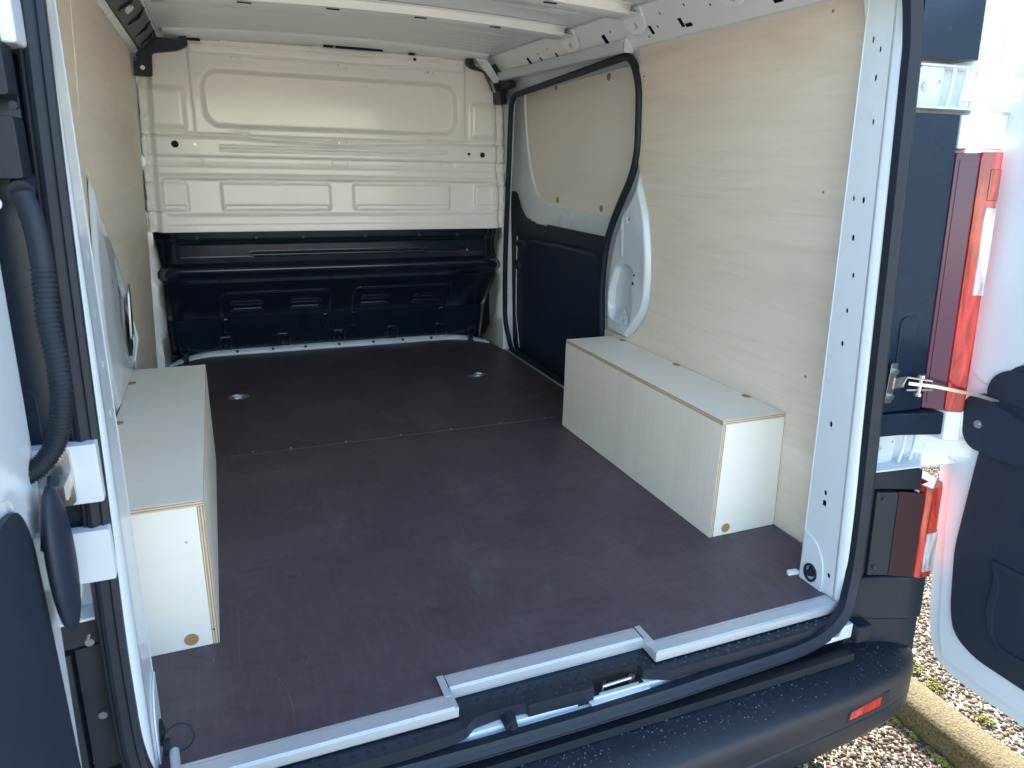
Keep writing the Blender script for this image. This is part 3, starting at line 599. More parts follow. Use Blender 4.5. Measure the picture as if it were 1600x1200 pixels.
# ---- bulkhead (pressed steel, white above, black below)
bulk = bpy.data.objects.new('bulkhead', None); scene.collection.objects.link(bulk); bulk.parent = van; bulk.location = Vector((0, 2.3, 0)) - van.location
bulk.empty_display_size = .1
def edgeL(Z): return interp(Z, [0, .6, .7, 1.0, 1.2, 1.4], [-.80, -.80, -.795, -.785, -.775, -.76])
def wh_h(X, Z):
    h = 0 * X; ax = np.abs(X)
    # surrounding pressed frame of the blank window
    d = sdrr(X, Z, -.582, .582, 1.030, 1.392, .01); h += .006 * sst(-d, -.004, .004)
    zb = 1.058 - .030 * np.clip(1 - ax / .45, 0, 1)
    dw = sdrr(X, Z, -.548, .548, 1.055, 1.285, .075); dw2 = np.maximum(dw, zb - Z - .0) ; h -= .026 * sst(-dw2, -.003, .020)
    dz = sdrr(X, Z, -.572, .572, 1.10, 1.343, .01); h -= .004 * sst(-dz, -.003, .003) * sst(Z, 1.333, 1.343)
    h += .004 * sst(-np.abs(Z - 1.352), -.022, -.018) * sst(-ax, -.575, -.57)
    for x0 in (-.42, .01, .42):
        h -= .0025 * sst(-sdrr(X, Z, x0 - .036, x0 + .036, 1.314, 1.342, .003), -.002, .002)
    for x0 in (-.408, .0, .409):
        zz = 1.034 - .022 * (1 - abs(x0) / .45)
        h -= .003 * sst(-sdrr(X, Z, x0 - .034, x0 + .034, zz - .008, zz + .010, .003), -.002, .002)
    for x0 in (-.444, -.08, .12, .449):
        h += .007 * sst(-sdrr(X, Z, x0 - .018, x0 + .018, 1.378, 1.45, .008), -.003, .004)
        h -= .004 * sst(-sdrr(X, Z, x0 - .04, x0 + .04, 1.368, 1.377, .004), -.004, .004)
    # corner recesses at the top
    for s in (1, -1):
        h += .012 * sst(-sdrr(s * X, Z, .60, .80, 1.04, 1.215, .02), -.002, .03) * sst(s * X, .59, .62)
    # belt: rounded step then a proud band with long groove
    zl = 1.028 - .022 * np.clip(1 - ax / .45, 0, 1); h -= .010 * sst(-np.abs(Z - zl), -.010, -.001)
    h += .010 * sst(zl - Z, .0, .02)
    h -= .005 * (sst(-sdrr(X, Z, -.495, .495, .966, .9745, .002), -.003, .001)) ; h -= .005 * sst(-sdrr(X, Z, -.495, .495, .980 , .988, .002), -.003, .001)
    zc = .945; h -= .014 * sst(zc - Z, -.004, .008)
    h += .009 * sst(.905 - Z, 0, .006); h -= .0025 * sst(-np.abs(Z - .915), -.005, 0)
    for x0 in (-.60, -.0, .5): h -= .003 * sst(-sdrr(X, Z, x0 - .035, x0 + .035, .912, .938, .003), -.002, .002)
    # lower trough, panels inside it
    h += .014 * sst(.878 - Z, 0, .022) ; h -= .0 * X
    t = sst(-sdrr(X, Z, -.735, .735, .70, .858, .03), -.004, .014); h -= .022 * t
    for a, b in ((-.80, -.635), (-.505, -.052), (.052, .505), (.635, .80)):
        h += .014 * sst(-sdrr(X, Z, a, b, .722, .835, .010), -.006, .006)
        h -= .007 * sst(-sdrr(X, Z, a + .012, b - .012, .728, .745, .002), -.003, .002)
    h += .006 * sst(.668 - Z, 0, .004)
    # turned edges
    e = np.abs(edgeL(Z)); h -= .035 * sst(ax - (e - .055), 0, .03) ; h += .012 * sst(ax - (e - .018), 0, .004)
    h += .004 * np.sin(Z * 95) * sst(ax - (e - .03), 0, .01)
    h += .0012 * np.sin(X * 9 + 1) * np.cos(Z * 11)
    return h
xs = np.arange(-.80, .8001, .0042); zs = np.arange(.635, 1.425, .0036)
mb = MB().relief(lambda X, Z, H: (X, 2.318 - H, Z), xs, zs, wh_h, lambda X, Z: np.abs(X) <= np.abs(edgeL(Z)) + .003)
up_ = mb.build('upper_panel', M_whitesatin, bulk, smooth=60, solid=.0012)
for x, z, r in ((-.664, .988, .014), (-.589, .988, .0055), (.600, .980, .0065), (.668, .977, .012), (-.355, 1.373, .006), (.345, 1.373, .007), (-.42, 1.328, .005), (-.39, 1.328, .003), (.01, 1.328, .003), (.405, 1.325, .005), (.43, 1.323, .003), (-.408, 1.036, .0028), (0, 1.013, .003), (.409, 1.036, .0028), (-.444, 1.40, .005), (-.08, 1.40, .005), (.12, 1.40, .005), (.449, 1.40, .005)):
    hh = float(wh_h(np.array([float(x)]), np.array([float(z)]))[0]); MB().cyl((x, 2.318 - hh + .002, z), (x, 2.318 - hh - .004, z), r, 16).build('punched_hole', M_dark if r > .0055 and z < 1.3 or r == .007 else M_steel, up_)
# black lower panel
PZ = [-.02, .02, .16, .20, .33, .40, .420, .435, .445, .455, .465, .475, .482, .488, .494, .52, .575, .600, .64]; PY = [2.665, 2.66, 2.60, 2.585, 2.45, 2.385, 2.352, 2.330, 2.318, 2.310, 2.306, 2.308, 2.316, 2.330, 2.350, 2.362, 2.358, 2.335, 2.33]
def bk_h(X, Z):
    h = 0 * X; ax = np.abs(X)
    for s in (1, -1):
        d = sdrr(s * X, Z, .055, .555, .175, .345, .03); h += .006 * sst(-np.abs(d), -.007, -.001) * (Z > .19)
        for x0 in (.17, .44):
            for z0 in (.285, .245, ): h += .010 * sst(-sdrr(s * X, Z, x0 - .07, x0 + .07, z0 - .006, z0 + .010, .008), -.003, .004)
        for x0 in (.07, .54): h += .006 * sst(-np.abs(sdrr(s * X, Z, x0 - .012, x0 + .012, .12, .19, .010)), -.004, 0)
    for x0 in (-.55, -.28, .0, .28, .55): h += .008 * sst(-sdrr(X, Z, x0 - .032, x0 + .032, .02, .10, .015), -.003, .004) - .006 * sst(-sdrr(X, Z, x0 - .022, x0 + .022, .02, .088, .010), -.003, .003)
    h += .005 * (sst(-np.abs(Z - .535), -.006, -.001) * sst(-ax, -.42, -.40)); h += .004 * (sst(-np.abs(Z - .521), -.004, -.001) * sst(-ax, -.42, -.40))
    h += .006 * sst(-np.abs(Z - .583), -.005, -.001) * sst(-ax, -.70, -.68)
    h -= .06 * sst(ax, .70, .79) * sst(Z, .42, .50) + .03 * sst(ax, .76, .80)
    for x0 in (-.38, .38, .6): h -= .004 * sst(-sdrr(X, Z, x0 - .02, x0 + .02, .520, .540, .008), -.003, .003) * (np.abs(x0) > .5)
    return h
mb = MB().relief(lambda X, Z, H: (X * interp(Z, [0, .2, .45, .64], [1.0, 1.0, .99, .985]), interp(Z, PZ, PY) - H + .035 * sst(np.abs(X), .55, .80) * sst(-Z, -.3, 0) * -1, Z), np.arange(-.80, .801, .0045), np.arange(-.02, .645, .0036), bk_h)
lo_ = mb.build('lower_panel', M_black, bulk, smooth=50)
for x in (-.62, -.38, -.18, .10, .36, .55):
    MB().cyl((x, 2.335, .606), (x, 2.325, .606), .008, 10).build('hex_bolt', M_plastic, lo_)
for x in (-.55, -.28, .0, .28, .55):
    MB().cyl((x, 2.65, .055), (x, 2.62, .055), .008, 6).build('hex_bolt', M_black, lo_)
# floor flange strip at the foot of the bulkhead
fp = [(-.815, 2.40, .004), (-.80, 2.50, .006), (-.64, 2.628, .020), (-.3, 2.635, .024), (0, 2.636, .025), (.3, 2.635, .024), (.63, 2.628, .020), (.79, 2.50, .006), (.815, 2.40, .004)]
rs = []
for x, y, z in catmull(fp[1:-1], 6): rs.append([(x, y - .004, -.004), (x, y - .001, z * .5), (x, y + .012, z), (x, y + .03, z + .004)])
fl_ = MB().rings(rs, closed_ring=False, caps=False).build('floor_flange', M_white, bulk, smooth=40, solid=.002)
for x in (-.50, -.33, -.17, .0, .18, .34, .5):
    MB().cyl((x, 2.640, .016), (x, 2.630, .019), .008, 10, .006).build('push_rivet', M_plastic, fl_)
for x, s in ((-.73, -1), (.70, 1)):
    mb = MB(); mb.box(x - .012, x + .012, 2.55, 2.565, .0, .04); mb.tube([(x - .016, 2.55, .05), (x - .02, 2.54, .07), (x - .012, 2.54, .085)], .003, 6); mb.tube([(x + .016, 2.55, .05), (x + .02, 2.54, .07), (x + .012, 2.54, .085)], .003, 6)
    mb.tube([(x - .018, 2.552, .045), (x + .018, 2.552, .045)], .004, 6); mb.build('lashing_hook', M_plastic, bulk, bevel=.001)
    MB().cyl((x + s * .06, 2.56, .03), (x + s * .06, 2.545, .03), .010, 12).build('rubber_plug', M_rubber, bulk)
# folded joining flanges either side, door posts
for s in (1, -1):
    e = .80
    mb = MB(); rs = []
    for z in np.linspace(-.01, 1.40, 60):
        j = .004 * math.sin(z * 60) + (.012 if int(z * 7) % 2 else 0)
        xo = s * (.86 - .04 * z); rs.append([(s * (interp(z, [0, .45, .64, 1.4], [.79, .775, .79, .755])), 2.40 - .01 + (.22 if z < .2 else 0) * (1 - z / .2), z), (s * (.81 - .03 * z) + s * j * .4, 2.345 + j, z), (xo, 2.33, z)])
    mb.rings(rs, closed_ring=False, caps=False).build('joint_flange', M_whitesatin, bulk, smooth=40, solid=.0015)

# ================================================================== right rear corner outside the seal
def rk(z): return .07 * (z - .915)      # rearward lean of the corner column
def column(pl, z0, z1, name, m, par=van, n=10, bev=0, closed=True, ext=0, cap=True):
    rs = []
    for z in np.linspace(z0, z1, n):
        e = .040 if z1 < .32 else 0
        rs.append([(x, y + rk(z) + e, z) for x, y in pl])
    return MB().rings(rs, closed_ring=closed, caps=cap).build(name, m, par, bevel=bev, smooth=35)
for s in (1, -1):
    X = lambda pts: [(s * x, y) for x, y in pts]
    # recess face beside the seal (white) seen only inside the hinge openings
    column(X([(.768, .066), (.97, .078), (.97, .13), (.815, .13)]), -.12, 1.36, 'corner_body', M_white)
    # upper pillar cover (above the upper hinge)
    if s < 0: column([(-.722, .03), (-.724, -.035), (-.80, -.045), (-.89, .0), (-.89, .06)], 1.066, 1.36, 'corner_panel', M_white, bev=.004)
    else: column(X([(.735, .052), (.74, .030), (.80, .026), (.866, .012), (.880, .012), (.886, .018), (.886, .08), (.735, .08)]), 1.163, 1.345, 'upper_pillar_cover', M_gloss, bev=.002)
    column(X([(.889, .020), (.915, .004), (.94, .002), (.958, .016), (.966, .05), (.966, .13), (.889, .13)]), 1.165, 1.36, 'corner_panel', M_white, bev=.003)
    # cover beside the upper lamp
    mid = column(X([(.735, .05), (.742, .028), (.80, .024), (.862, .019), (.866, .03), (.866, .08), (.735, .08)]), .452, 1.062, 'pillar_cover', M_gloss, bev=.002, n=14)
    MB().prism(roundpoly(rect(.775, .835, .50, .66), .02, 4), [], lambda x, z, w: (s * x, .026 + rk(z) - w, z), 0, .004).build('moulded_panel', M_gloss, mid, bevel=.003)
    column(X([(.869, .021), (.905, -.008), (.935, -.026), (.955, -.012), (.967, .03), (.969, .13), (.869, .13)]), .998, 1.062, 'corner_panel', M_white, bev=.002)
    # upper lamp: smoked inner flank and bright outer lens in three zones
    lamp = bpy.data.objects.new('tail_lamp', None); scene.collection.objects.link(lamp); lamp.parent = van; lamp.location = Vector((s * .92, .03, .7)) - van.location; lamp.empty_display_size = .05
    column(X([(.8685, .021), (.9015, -.0065), (.9025, .06), (.8685, .06)]), .454, .990, 'smoked_flank', M_darkred, lamp, bev=.0015)
    column(X([(.873, .0165), (.8975, -.0045), (.8985, -.006), (.872, .0145)]), .47, .976, 'flank_frame', M_darkred, lamp, bev=.0008)
    lensP = X([(.904, -.009), (.912, -.019), (.935, -.029), (.953, -.016), (.966, .02), (.969, .10), (.95, .10), (.945, .03), (.93, -.005), (.905, .004)])
    column(lensP, .454, .992, 'lens_body', M_red, lamp, bev=.001); column(X([(.9155, -.0245), (.935, -.0330), (.9555, -.018), (.953, -.014), (.935, -.027), (.917, -.019)]), .706, .885, 'lens_reversing', M_clear, lamp, bev=.003)
    column(X([(.9165, -.0235), (.935, -.0315), (.9535, -.017), (.951, -.013), (.935, -.027), (.917, -.019)]), .898, .960, 'lens_indicator', M_orange, lamp, bev=.003)
    for z0, z1 in ((.46, .985),):
        column(X([(.9025, -.0085), (.9055, -.0135), (.908, -.012), (.905, -.006)]), z0, z1, 'lens_rim', M_red, lamp)
    # cover under the upper lamp
    column(X([(.735, .05), (.742, .020), (.80, .014), (.890, -.012), (.900, -.012), (.903, .08), (.735, .08)]), .40, .450, 'lamp_foot_cover', M_gloss, bev=.004)
    column(X([(.9055, -.012), (.935, -.027), (.953, -.014), (.967, .02), (.969, .13), (.9055, .13)]), .385, .452, 'corner_panel', M_white, bev=.003)
    # hinge brackets
    for zc in (1.113, .357):
        h_ = bpy.data.objects.new('door_hinge', None); scene.collection.objects.link(h_); h_.parent = van; h_.location = Vector((s * .85, .06, zc)) - van.location; h_.empty_display_size = .05
        y0 = rk(zc) + .055; H = .04
        mb = MB(); mb.prism(roundpoly(rect(.742, .835, zc - H, zc + H), .004, 2), [], lambda x, z, w: (s * x, y0 + w, z), .006, .012); mb.prism([(.745, y0 - .03), (.985, y0 - .055), (.99, y0 + .02), (.745, y0 + .02)], [], lambda x, y, w: (s * x, y, zc - H - .002 + w), 0, .004)
        mb.prism([(.745, y0 - .005), (.985, y0 - .03), (.99, y0 + .02), (.745, y0 + .02)], [], lambda x, y, w: (s * x, y, zc + H - .002 + w), 0, .004); mb.build('mounting_plate', M_white, h_, bevel=.0015)
        mb = MB(); mb.prism(roundpoly([(.772, zc - H + .002), (.762, zc), (.775, zc + H - .002), (.84, zc + H - .002), (.84, zc - H + .002)], .006, 3), [ell(.79, zc, .005, .005, 8), ell(.832, zc + .012, .0035, .0035, 8)], lambda x, z, w: (s * x, y0 + w, z), -.002, .004); mb.build('hinge_leaf', M_white, h_, bevel=.001)
        mb = MB(); mb.cyl((s * .79, y0 + .0, zc), (s * .79, y0 - .009, zc), .009, 6); mb.cyl((s * .79, y0 - .009, zc), (s * .79, y0 - .012, zc), .005, 10); mb.build('hinge_bolt', M_white, h_)
        for x in (.850, .885, .918):
            mb = MB(); mb.tube([(s * x, y0 - .012, zc - H + .004), (s * (x - .002), y0 - .018, zc), (s * (x + .003), y0 - .014, zc + H - .004)], .004, 8); mb.build('bracket_rib', M_white, h_)
        mb = MB(); mb.tube(catmull([(s * .90, y0 + .0, zc), (s * .94, y0 - .035, zc), (s * .985, y0 - .065, zc), (s * 1.008, y0 - .10, zc)], 5), 0, up=(0, 0, 1), prof=[(-.024, -.005), (.024, -.005), (.024, .005), (-.024, .005)]); mb.build('hinge_arm', M_white, h_, bevel=.003)
    # lower cover and lamp
    low = column(X([(.735, .05), (.745, .012), (.80, .002), (.882, -.030), (.889, -.030), (.892, .08), (.735, .08)]), .262, .312, 'lower_cover', M_plastic, bev=.004)
    column(X([(.735, .05), (.745, .014), (.785, .006), (.788, .08), (.735, .08)]), .0, .260, 'lower_cover', M_plastic)
    column(X([(.790, .0), (.8365, -.0175), (.838, .08), (.790, .08)]), .052, .2585, 'lower_cover', M_plastic, bev=.002)
    lamp2 = bpy.data.objects.new('lower_tail_lamp', None); scene.collection.objects.link(lamp2); lamp2.parent = van; lamp2.location = Vector((s * .92, .0, .16)) - van.location; lamp2.empty_display_size = .05
    column(X([(.8385, -.016), (.889, -.041), (.891, .05), (.8385, .05)]), .050, .259, 'smoked_flank', M_darkred2, lamp2, bev=.001)
    lp = X([(.8915, -.042), (.90, -.050), (.93, -.052), (.955, -.032), (.968, .02), (.968, .10), (.93, .10), (.925, -.02), (.8925, -.025)])
    column(lp, .050, .272, 'lens_body', M_orange, lamp2, bev=.001)
    lq = X([(.901, -.0540), (.931, -.0560), (.948, -.042), (.945, -.038), (.93, -.050), (.901, -.049)])
    column(lq, .066, .162, 'lens_reversing', M_clear, lamp2, bev=.002)
    for x, z in ((.803, .243), (.800, .075)):
        MB().cyl((s * x, .036 + rk(z), z), (s * x, .030 + rk(z), z), .005, 10).build('trim_screw', M_steel, low)
    # cladding down to the bumper
    column(X([(.735, .05), (.75, .002), (.80, -.008), (.883, -.036), (.895, -.042), (.93, -.044), (.955, -.024), (.968, .03), (.968, .13), (.735, .13)]), -.062, .049, 'corner_cladding', M_plastic, bev=.006)
    column(X([(.735, .05), (.75, .008), (.80, -.001), (.883, -.029), (.895, -.034), (.93, -.037), (.952, -.019), (.964, .03), (.964, .13), (.735, .13)]), -.165, -.0635, 'corner_cladding', M_plastic, bev=.003)
    mb = MB(); mb.box(min(s * .742, s * .785), max(s * .742, s * .785), -.065, -.02, -.095, -.050); mb.build('rubber_stop', M_plastic, van, bevel=.006, seg=3)
# little white chips showing where sill ends
for s in (1, -1):
    MB().prism([(.64, -.076), (.70, -.052), (.712, -.048), (.66, -.080)], [], lambda x, y, w, s=s: (s * x, y, -.046 + w), 0, .004).build('sill_corner', M_white, van)
# door check strap and bracket, right side
ck = bpy.data.objects.new('door_check', None); scene.collection.objects.link(ck); ck.parent = van; ck.location = Vector((.78, 0, .53)) - van.location; ck.empty_display_size = .05
y0 = rk(.53) + .018
mb = MB(); mb.prism(roundpoly(rect(.752, .772, .475, .565), .006, 3), [], lambda x, z, w: (x, y0 + w, z), -.002, .003); mb.box(.768, .80, y0 - .004, y0 + .001, .508, .532); mb.build('check_plate', M_steel, ck, bevel=.001)
for z in (.492, .548): MB().cyl((.762, y0, z), (.762, y0 - .010, z), .006, 6).build('check_bolt', M_steel, ck)
mb = MB(); mb.tube([(.792, y0 - .006, .512), (.792, y0 - .012, .534), (.84, y0 - .035, .528), (.845, y0 - .035, .508), (.80, y0 - .010, .504)], .0022, 6); mb.cyl((.822, y0 - .022, .535), (.822, y0 - .022, .495), .005, 10); mb.cyl((.822, y0 - .022, .54), (.822, y0 - .022, .533), .0085, 10); mb.cyl((.822, y0 - .022, .50), (.822, y0 - .022, .493), .0085, 10)
mb.build('check_clevis', M_steel, ck)
mb = MB(); mb.tube([(.80, y0 - .012, .52), (.845, y0 - .04, .517), (.93, y0 - .075, .50), (.997, y0 - .095, .48)], 0, up=(0, 0, 1), prof=[(-.0035, -.0012), (.0035, -.0012), (.0035, .0012), (-.0035, .0012)]); mb.build('check_strap', M_steel, ck)

# ---- bumper
half = [(0, -.176), (.2, -.174), (.4, -.166), (.6, -.156), (.75, -.144), (.85, -.126), (.91, -.096), (.948, -.050), (.965, 0), (.97, .1), (.97, .3)]
pth = [(-x, y) for x, y in reversed(half[1:])] + half
P = catmull([(x, y, 0) for x, y in pth], 5); rs = []
prof = [(None, -.118), (-.060, -.126), (-.028, -.134), (-.012, -.143), (-.004, -.156), (0, -.175), (.0005, -.212), (-.004, -.2155), (-.0035, -.219), (.001, -.2225), (.001, -.262), (-.006, -.280), (-.03, -.289), (-.09, -.292)]
for i, p in enumerate(P):
    t = (P[min(i + 1, len(P) - 1)] - P[max(i - 1, 0)]).normalized(); n = Vector((t.y, -t.x, 0)); row = []
    for a, z in prof:
        if a is None:
            q = Vector((max(-.80, min(.80, p.x)), max(.06, p.y), 0)) if abs(p.x) < .86 else Vector((math.copysign(.80, p.x), max(.08, p.y), 0))
        else: q = p + n * a
        row.append((q.x, q.y, z))
    rs.append(row)
bump = MB().rings(rs, closed_ring=False, caps=False).build('rear_bumper', M_bumper, van, smooth=50)
for k in range(13):       # shallow moulded ribs over the step
    x = -.10 + k * .078 + random.uniform(-.006, .006)
    mb = MB(); mb.add([(x - .0012, -.015, -.1225), (x + .0012, -.015, -.1225), (x + .0012, -.118, -.1290), (x - .0012, -.118, -.1290), (x, -.015, -.1205), (x, -.118, -.1272)], [(0, 4, 5, 3), (4, 1, 2, 5), (0, 1, 4), (3, 5, 2)]); mb.build('step_rib', M_bumper, bump)
for s in (1, -1):
    def bf(x, z, w, s=s): y = float(np.interp(x, [.6, .75, .85], [-.156, -.144, -.126])); return (s * x, y - w, z)
    MB().prism(roundpoly([(.642, -.212), (.790, -.208), (.782, -.172), (.648, -.178)], .004, 3), [roundpoly([(.650, -.206), (.782, -.203), (.776, -.178), (.655, -.183)], .003, 3)], bf, -.004, .0025).build('reflector_bezel', M_bumper, bump, bevel=.001)
    MB().prism(roundpoly([(.652, -.205), (.752, -.203), (.756, -.179), (.656, -.184)], .003, 3), [], bf, -.004, .0015).build('reflector', M_reflector, bump, bevel=.0008)
    MB().prism(roundpoly([(.758, -.203), (.780, -.203), (.776, -.178), (.758, -.180)], .002, 3), [], bf, -.004, .0008).build('reflector_recess', M_dark, bump)
MB().tube([(x, -.062, -.108) for x in np.linspace(-.72, .72, 20)], 0, up=(0, 0, 1), prof=[(-.012, -.012), (.004, -.008), (.008, .02), (-.012, .02)]).build('bumper_joint', M_plastic, van)
# water drops on the bumper step
mb = MB()
for k in range(1500):
    x = random.uniform(-.5, .93); y = random.uniform(-.145, -.02); r = random.choice((.0009, .0012, .0014, .0018, .0022, .0030)) * random.uniform(.7, 1.1)
    if x > .88 and y > -.06: continue
    yo = np.interp(x, [0, .4, .75, .85, .93], [-.176, -.166, -.144, -.126, -.08]); dd = y - yo
    if dd < .004: continue
    z = float(np.interp(dd, [0, .004, .012, .028, .06, .20], [-.175, -.156, -.143, -.134, -.126, -.1185]))
    vs = [(x, y, z + r * .75)]
    for q in range(6): a = q * math.pi / 3; vs.append((x + r * .7 * math.cos(a), y + r * .7 * math.sin(a), z + r * .55))
    for q in range(6): a = q * math.pi / 3; vs.append((x + r * math.cos(a), y + r * math.sin(a), z - .0003))
    mb.add(vs, [(0, 1 + q, 1 + (q + 1) % 6) for q in range(6)] + [(1 + q, 7 + q, 7 + (q + 1) % 6, 1 + (q + 1) % 6) for q in range(6)])
o = mb.build('water_drops', M_water, bump, smooth=80); o['kind'] = 'stuff'

# ================================================================== rear doors
def rear_door(s, name, xin, ylead, dyb=0., full=True):
    """door swung open about a right angle: inner face at |x|=xin, running back along -y from its hinge edge"""
    lead = [(.055, 1.12), (.060, 1.0), (.055, .91), (.036, .63), (.007, .36), (-.028, .10), (-.060, -.10), (-.085, -.175)]
    lead = [(y + ylead, z) for y, z in lead]
    outl = lead + [(-.125 + ylead, -.203), (-.18 + ylead, -.207), (-.70 + ylead, -.207), (-.74 + ylead, -.17), (-.66 + ylead, 1.20), (-.62 + ylead, 1.33), (.0 + ylead, 1.34), (.05 + ylead, 1.25)]
    mp = lambda y, z, w: (s * (xin + w), y, z)
    d = MB().prism(roundpoly(outl, .02, 3), [], mp, 0.012, .045).build(name, M_white, van, bevel=.008, seg=3)
    def inset(o, y0=0): return [(y - (o if i < 8 else 0), z) for i, (y, z) in enumerate(lead)]
    st = inset(.036) + [(-.150 + ylead, -.165), (-.20 + ylead, -.172), (-.66 + ylead, -.172), (-.62 + ylead, 1.28), (-.05 + ylead, 1.29), (.01 + ylead, 1.22)]
    MB().prism(roundpoly(st, .02, 3), [], mp, .0, .0125).build('raised_inner_frame', M_white, d, bevel=.006, seg=3)
    # pressed field above the trim
    fld = [(.003 + ylead - .0, 1.15), (-.0 + ylead, .95), (-.022 + ylead, .66), (-.034 + ylead, .535), (-.075 + ylead, .512), (-.115 + ylead, .52), (-.15 + ylead, .60), (-.58 + ylead, .60), (-.56 + ylead, 1.22), (-.05 + ylead, 1.23)]
    MB().prism(roundpoly(fld, .02, 4), [], mp, -.006, .0005).build('pressed_field', M_white, d, bevel=.004, seg=3)
    tr = [(-.20 + ylead, .585), (-.13 + ylead, .575), (-.098 + ylead, .52), (-.095 + ylead, .36), (-.092 + ylead, .12), (-.115 + ylead, -.03), (-.135 + ylead, -.085), (-.19 + ylead, -.112), (-.62 + ylead, -.112), (-.60 + ylead, .585)]
    TRO = roundpoly(tr, .035, 5)
    t = MB().prism(TRO, [], mp, -.008, -.0005).build('inner_trim', M_trim, d, bevel=.004, seg=3)
    # handle bowl ring
    hb_ = [(-.195 + ylead, .11), (-.175 + ylead, .14), (-.55 + ylead, .14), (-.56 + ylead, -.05), (-.24 + ylead, -.06), (-.195 + ylead, -.0)]
    MB().prism(roundpoly(hb_, .05, 6), [roundpoly([(y + (-.014 if i < 2 or i > 4 else .014) if i != 3 and i != 2 else y + .014, z * 1.0 + (-.014 if z > 0.05 else .014)) for i, (y, z) in enumerate(hb_)], .04, 6)], mp, -.016, -.007).build('pocket_rim', M_trim, t, bevel=.003)
    # check strap cover
    cv = [(-.052 + ylead, .475), (-.064 + ylead, .395), (-.085 + ylead, .372), (-.145 + ylead, .368), (-.21 + ylead, .372), (-.205 + ylead, .455), (-.13 + ylead, .480), (-.075 + ylead, .495)]
    if s < 0:      # seen edge-on: a smooth lens-shaped cover
        mb = MB(); rr = []
        for k in range(1, 16):
            t = math.pi * k / 16; rr.append([(-.752 + .0135 * math.sin(t) ** .8 * math.cos(a), -.12 + .045 * math.sin(t) * math.sin(a), .472 + .100 * math.cos(t)) for a in [2 * math.pi * q / 20 for q in range(20)]])
        mb.rings(rr); mb.build('strap_cover', M_trim, d, smooth=60)
        return d
    c = MB().prism(roundpoly(cv, .018, 5), [], mp, -.030, .006).build('strap_cover', M_trim, d, bevel=.010, seg=4)
    MB().prism(roundpoly([(-.082 + ylead, .49), (-.088 + ylead, .535), (-.12 + ylead, .56), (-.20 + ylead, .56), (-.20 + ylead, .485)], .02, 5), [], mp, -.012, .004).build('recess_cover', M_trim, d, bevel=.005, seg=3)
    mb = MB(); cx = mp(-.095 + ylead, .43, -.030); mb.cyl(cx, (cx[0] - s * .003, cx[1], cx[2]), .009, 16); mb.cyl((cx[0] - s * .003, cx[1], cx[2]), (cx[0] - s * .005, cx[1], cx[2]), .005, 12); mb.build('cover_screw', M_steel, c)
    return d
dr = rear_door(1, 'rear_door', .990, .012)
MB().cyl((.990, -.008, .505), (.978, -.008, .505), .012, 14).build('rubber_buffer', M_rubber, dr)
dl = rear_door(-1, 'rear_door', .778, -.045, .03)
dl['label'] = 'left rear door swung open close to the camera'; dr['label'] = 'right rear door swung fully open'
# left side fittings: cable conduit from body to door
mb = MB(); cp = catmull([(-.744, -.028, .905), (-.736, -.035, .87), (-.734, -.04, .82), (-.737, -.045, .76), (-.733, -.055, .70), (-.735, -.065, .65), (-.745, -.075, .61), (-.765, -.09, .585), (-.79, -.10, .575)], 40)
rad = [.0122 if i < 80 else .0122 + .0008 * (1 if (i // 2) % 2 else -1) for i in range(len(cp))]
mb.tube(cp, rad, 14); cond = mb.build('cable_conduit', M_rubber, van, smooth=50)
MB().cyl((-.748, .02, .915), (-.744, -.028, .906), .014, 14, .0135).build('conduit_end', M_rubber, cond)
MB().cyl((-.775, -.03, .893), (-.770, -.036, .893), .0075, 12).build('cover_cap', M_white, cond)
for z, h in ((1.045, .055), (.955, .055)):
    MB().prism(roundpoly([(.738, z - h * .62), (.80, z - h * .62), (.80, z + h * .62), (.738, z + h * .62)], .004, 2), [], lambda x, zz, w: (-x, -.005 + .0 + w, zz), -.03, .02).build('side_block', M_plastic, van, bevel=.003)
MB().cyl((-.735, -.03, 1.0), (-.735, -.040, 1.0), .0045, 10).build('bracket_bolt', M_plastic, van)
mb = MB(); mb.prism(roundpoly(rect(.712, .790, .502, .585), .003, 3), [], lambda x, z, w: (-x, -.028 + w, z), 0, .02); mb.prism(roundpoly(rect(.712, .800, .385, .462), .003, 3), [], lambda x, z, w: (-x, -.033 + w, z), 0, .02); mb.build('hinge_seat', M_white, van, bevel=.004)
mb = MB(); mb.prism(roundpoly(rect(.742, .770, .505, .585), .010, 4), [], lambda x, z, w: (-x, -.036 + w, z), 0, .006); mb.box(-.775, -.745, -.075, -.035, .53, .55); mb.build('check_plate', M_steel, van, bevel=.002)
for x, z in ((-.757, .575), (-.755, .52), (-.768, .525)): MB().cyl((x, -.036, z), (x, -.048, z), .006, 6).build('check_bolt', M_steel, van)
mb = MB(); mb.tube([(-.76, -.05, .555), (-.768, -.085, .51), (-.765, -.12, .49)], .007, 8); mb.build('check_strap', M_trim, van)
for z in (.30, .175): MB().cyl((-.755, -.035, z), (-.755, -.047, z), .006, 10).build('trim_screw', M_steel, van)
# black pull loop and silver pull rod at the left sill corner
mb = MB(); c = Vector((-.672, .035, .03)); mb.tube([(c.x + .022 * math.cos(a), c.y + .0 + .006 * math.sin(a), c.z + .022 * math.sin(a) + .004) for a in np.linspace(-2.4, 2.6, 20)], .0016, 6); mb.cyl((-.692, .03, .018), (-.690, .03, .040), .005, 10); mb.cyl((-.692, .03, .012), (-.692, .03, .018), .0065, 10); mb.build('pull_loop', M_rubber, van)
mb = MB(); mb.tube([(-.682, .028, .016), (-.678, -.01, .012), (-.672, -.06, .012), (-.665, -.10, .01)], .0075, 12); mb.build('pull_rod', M_alu, van)

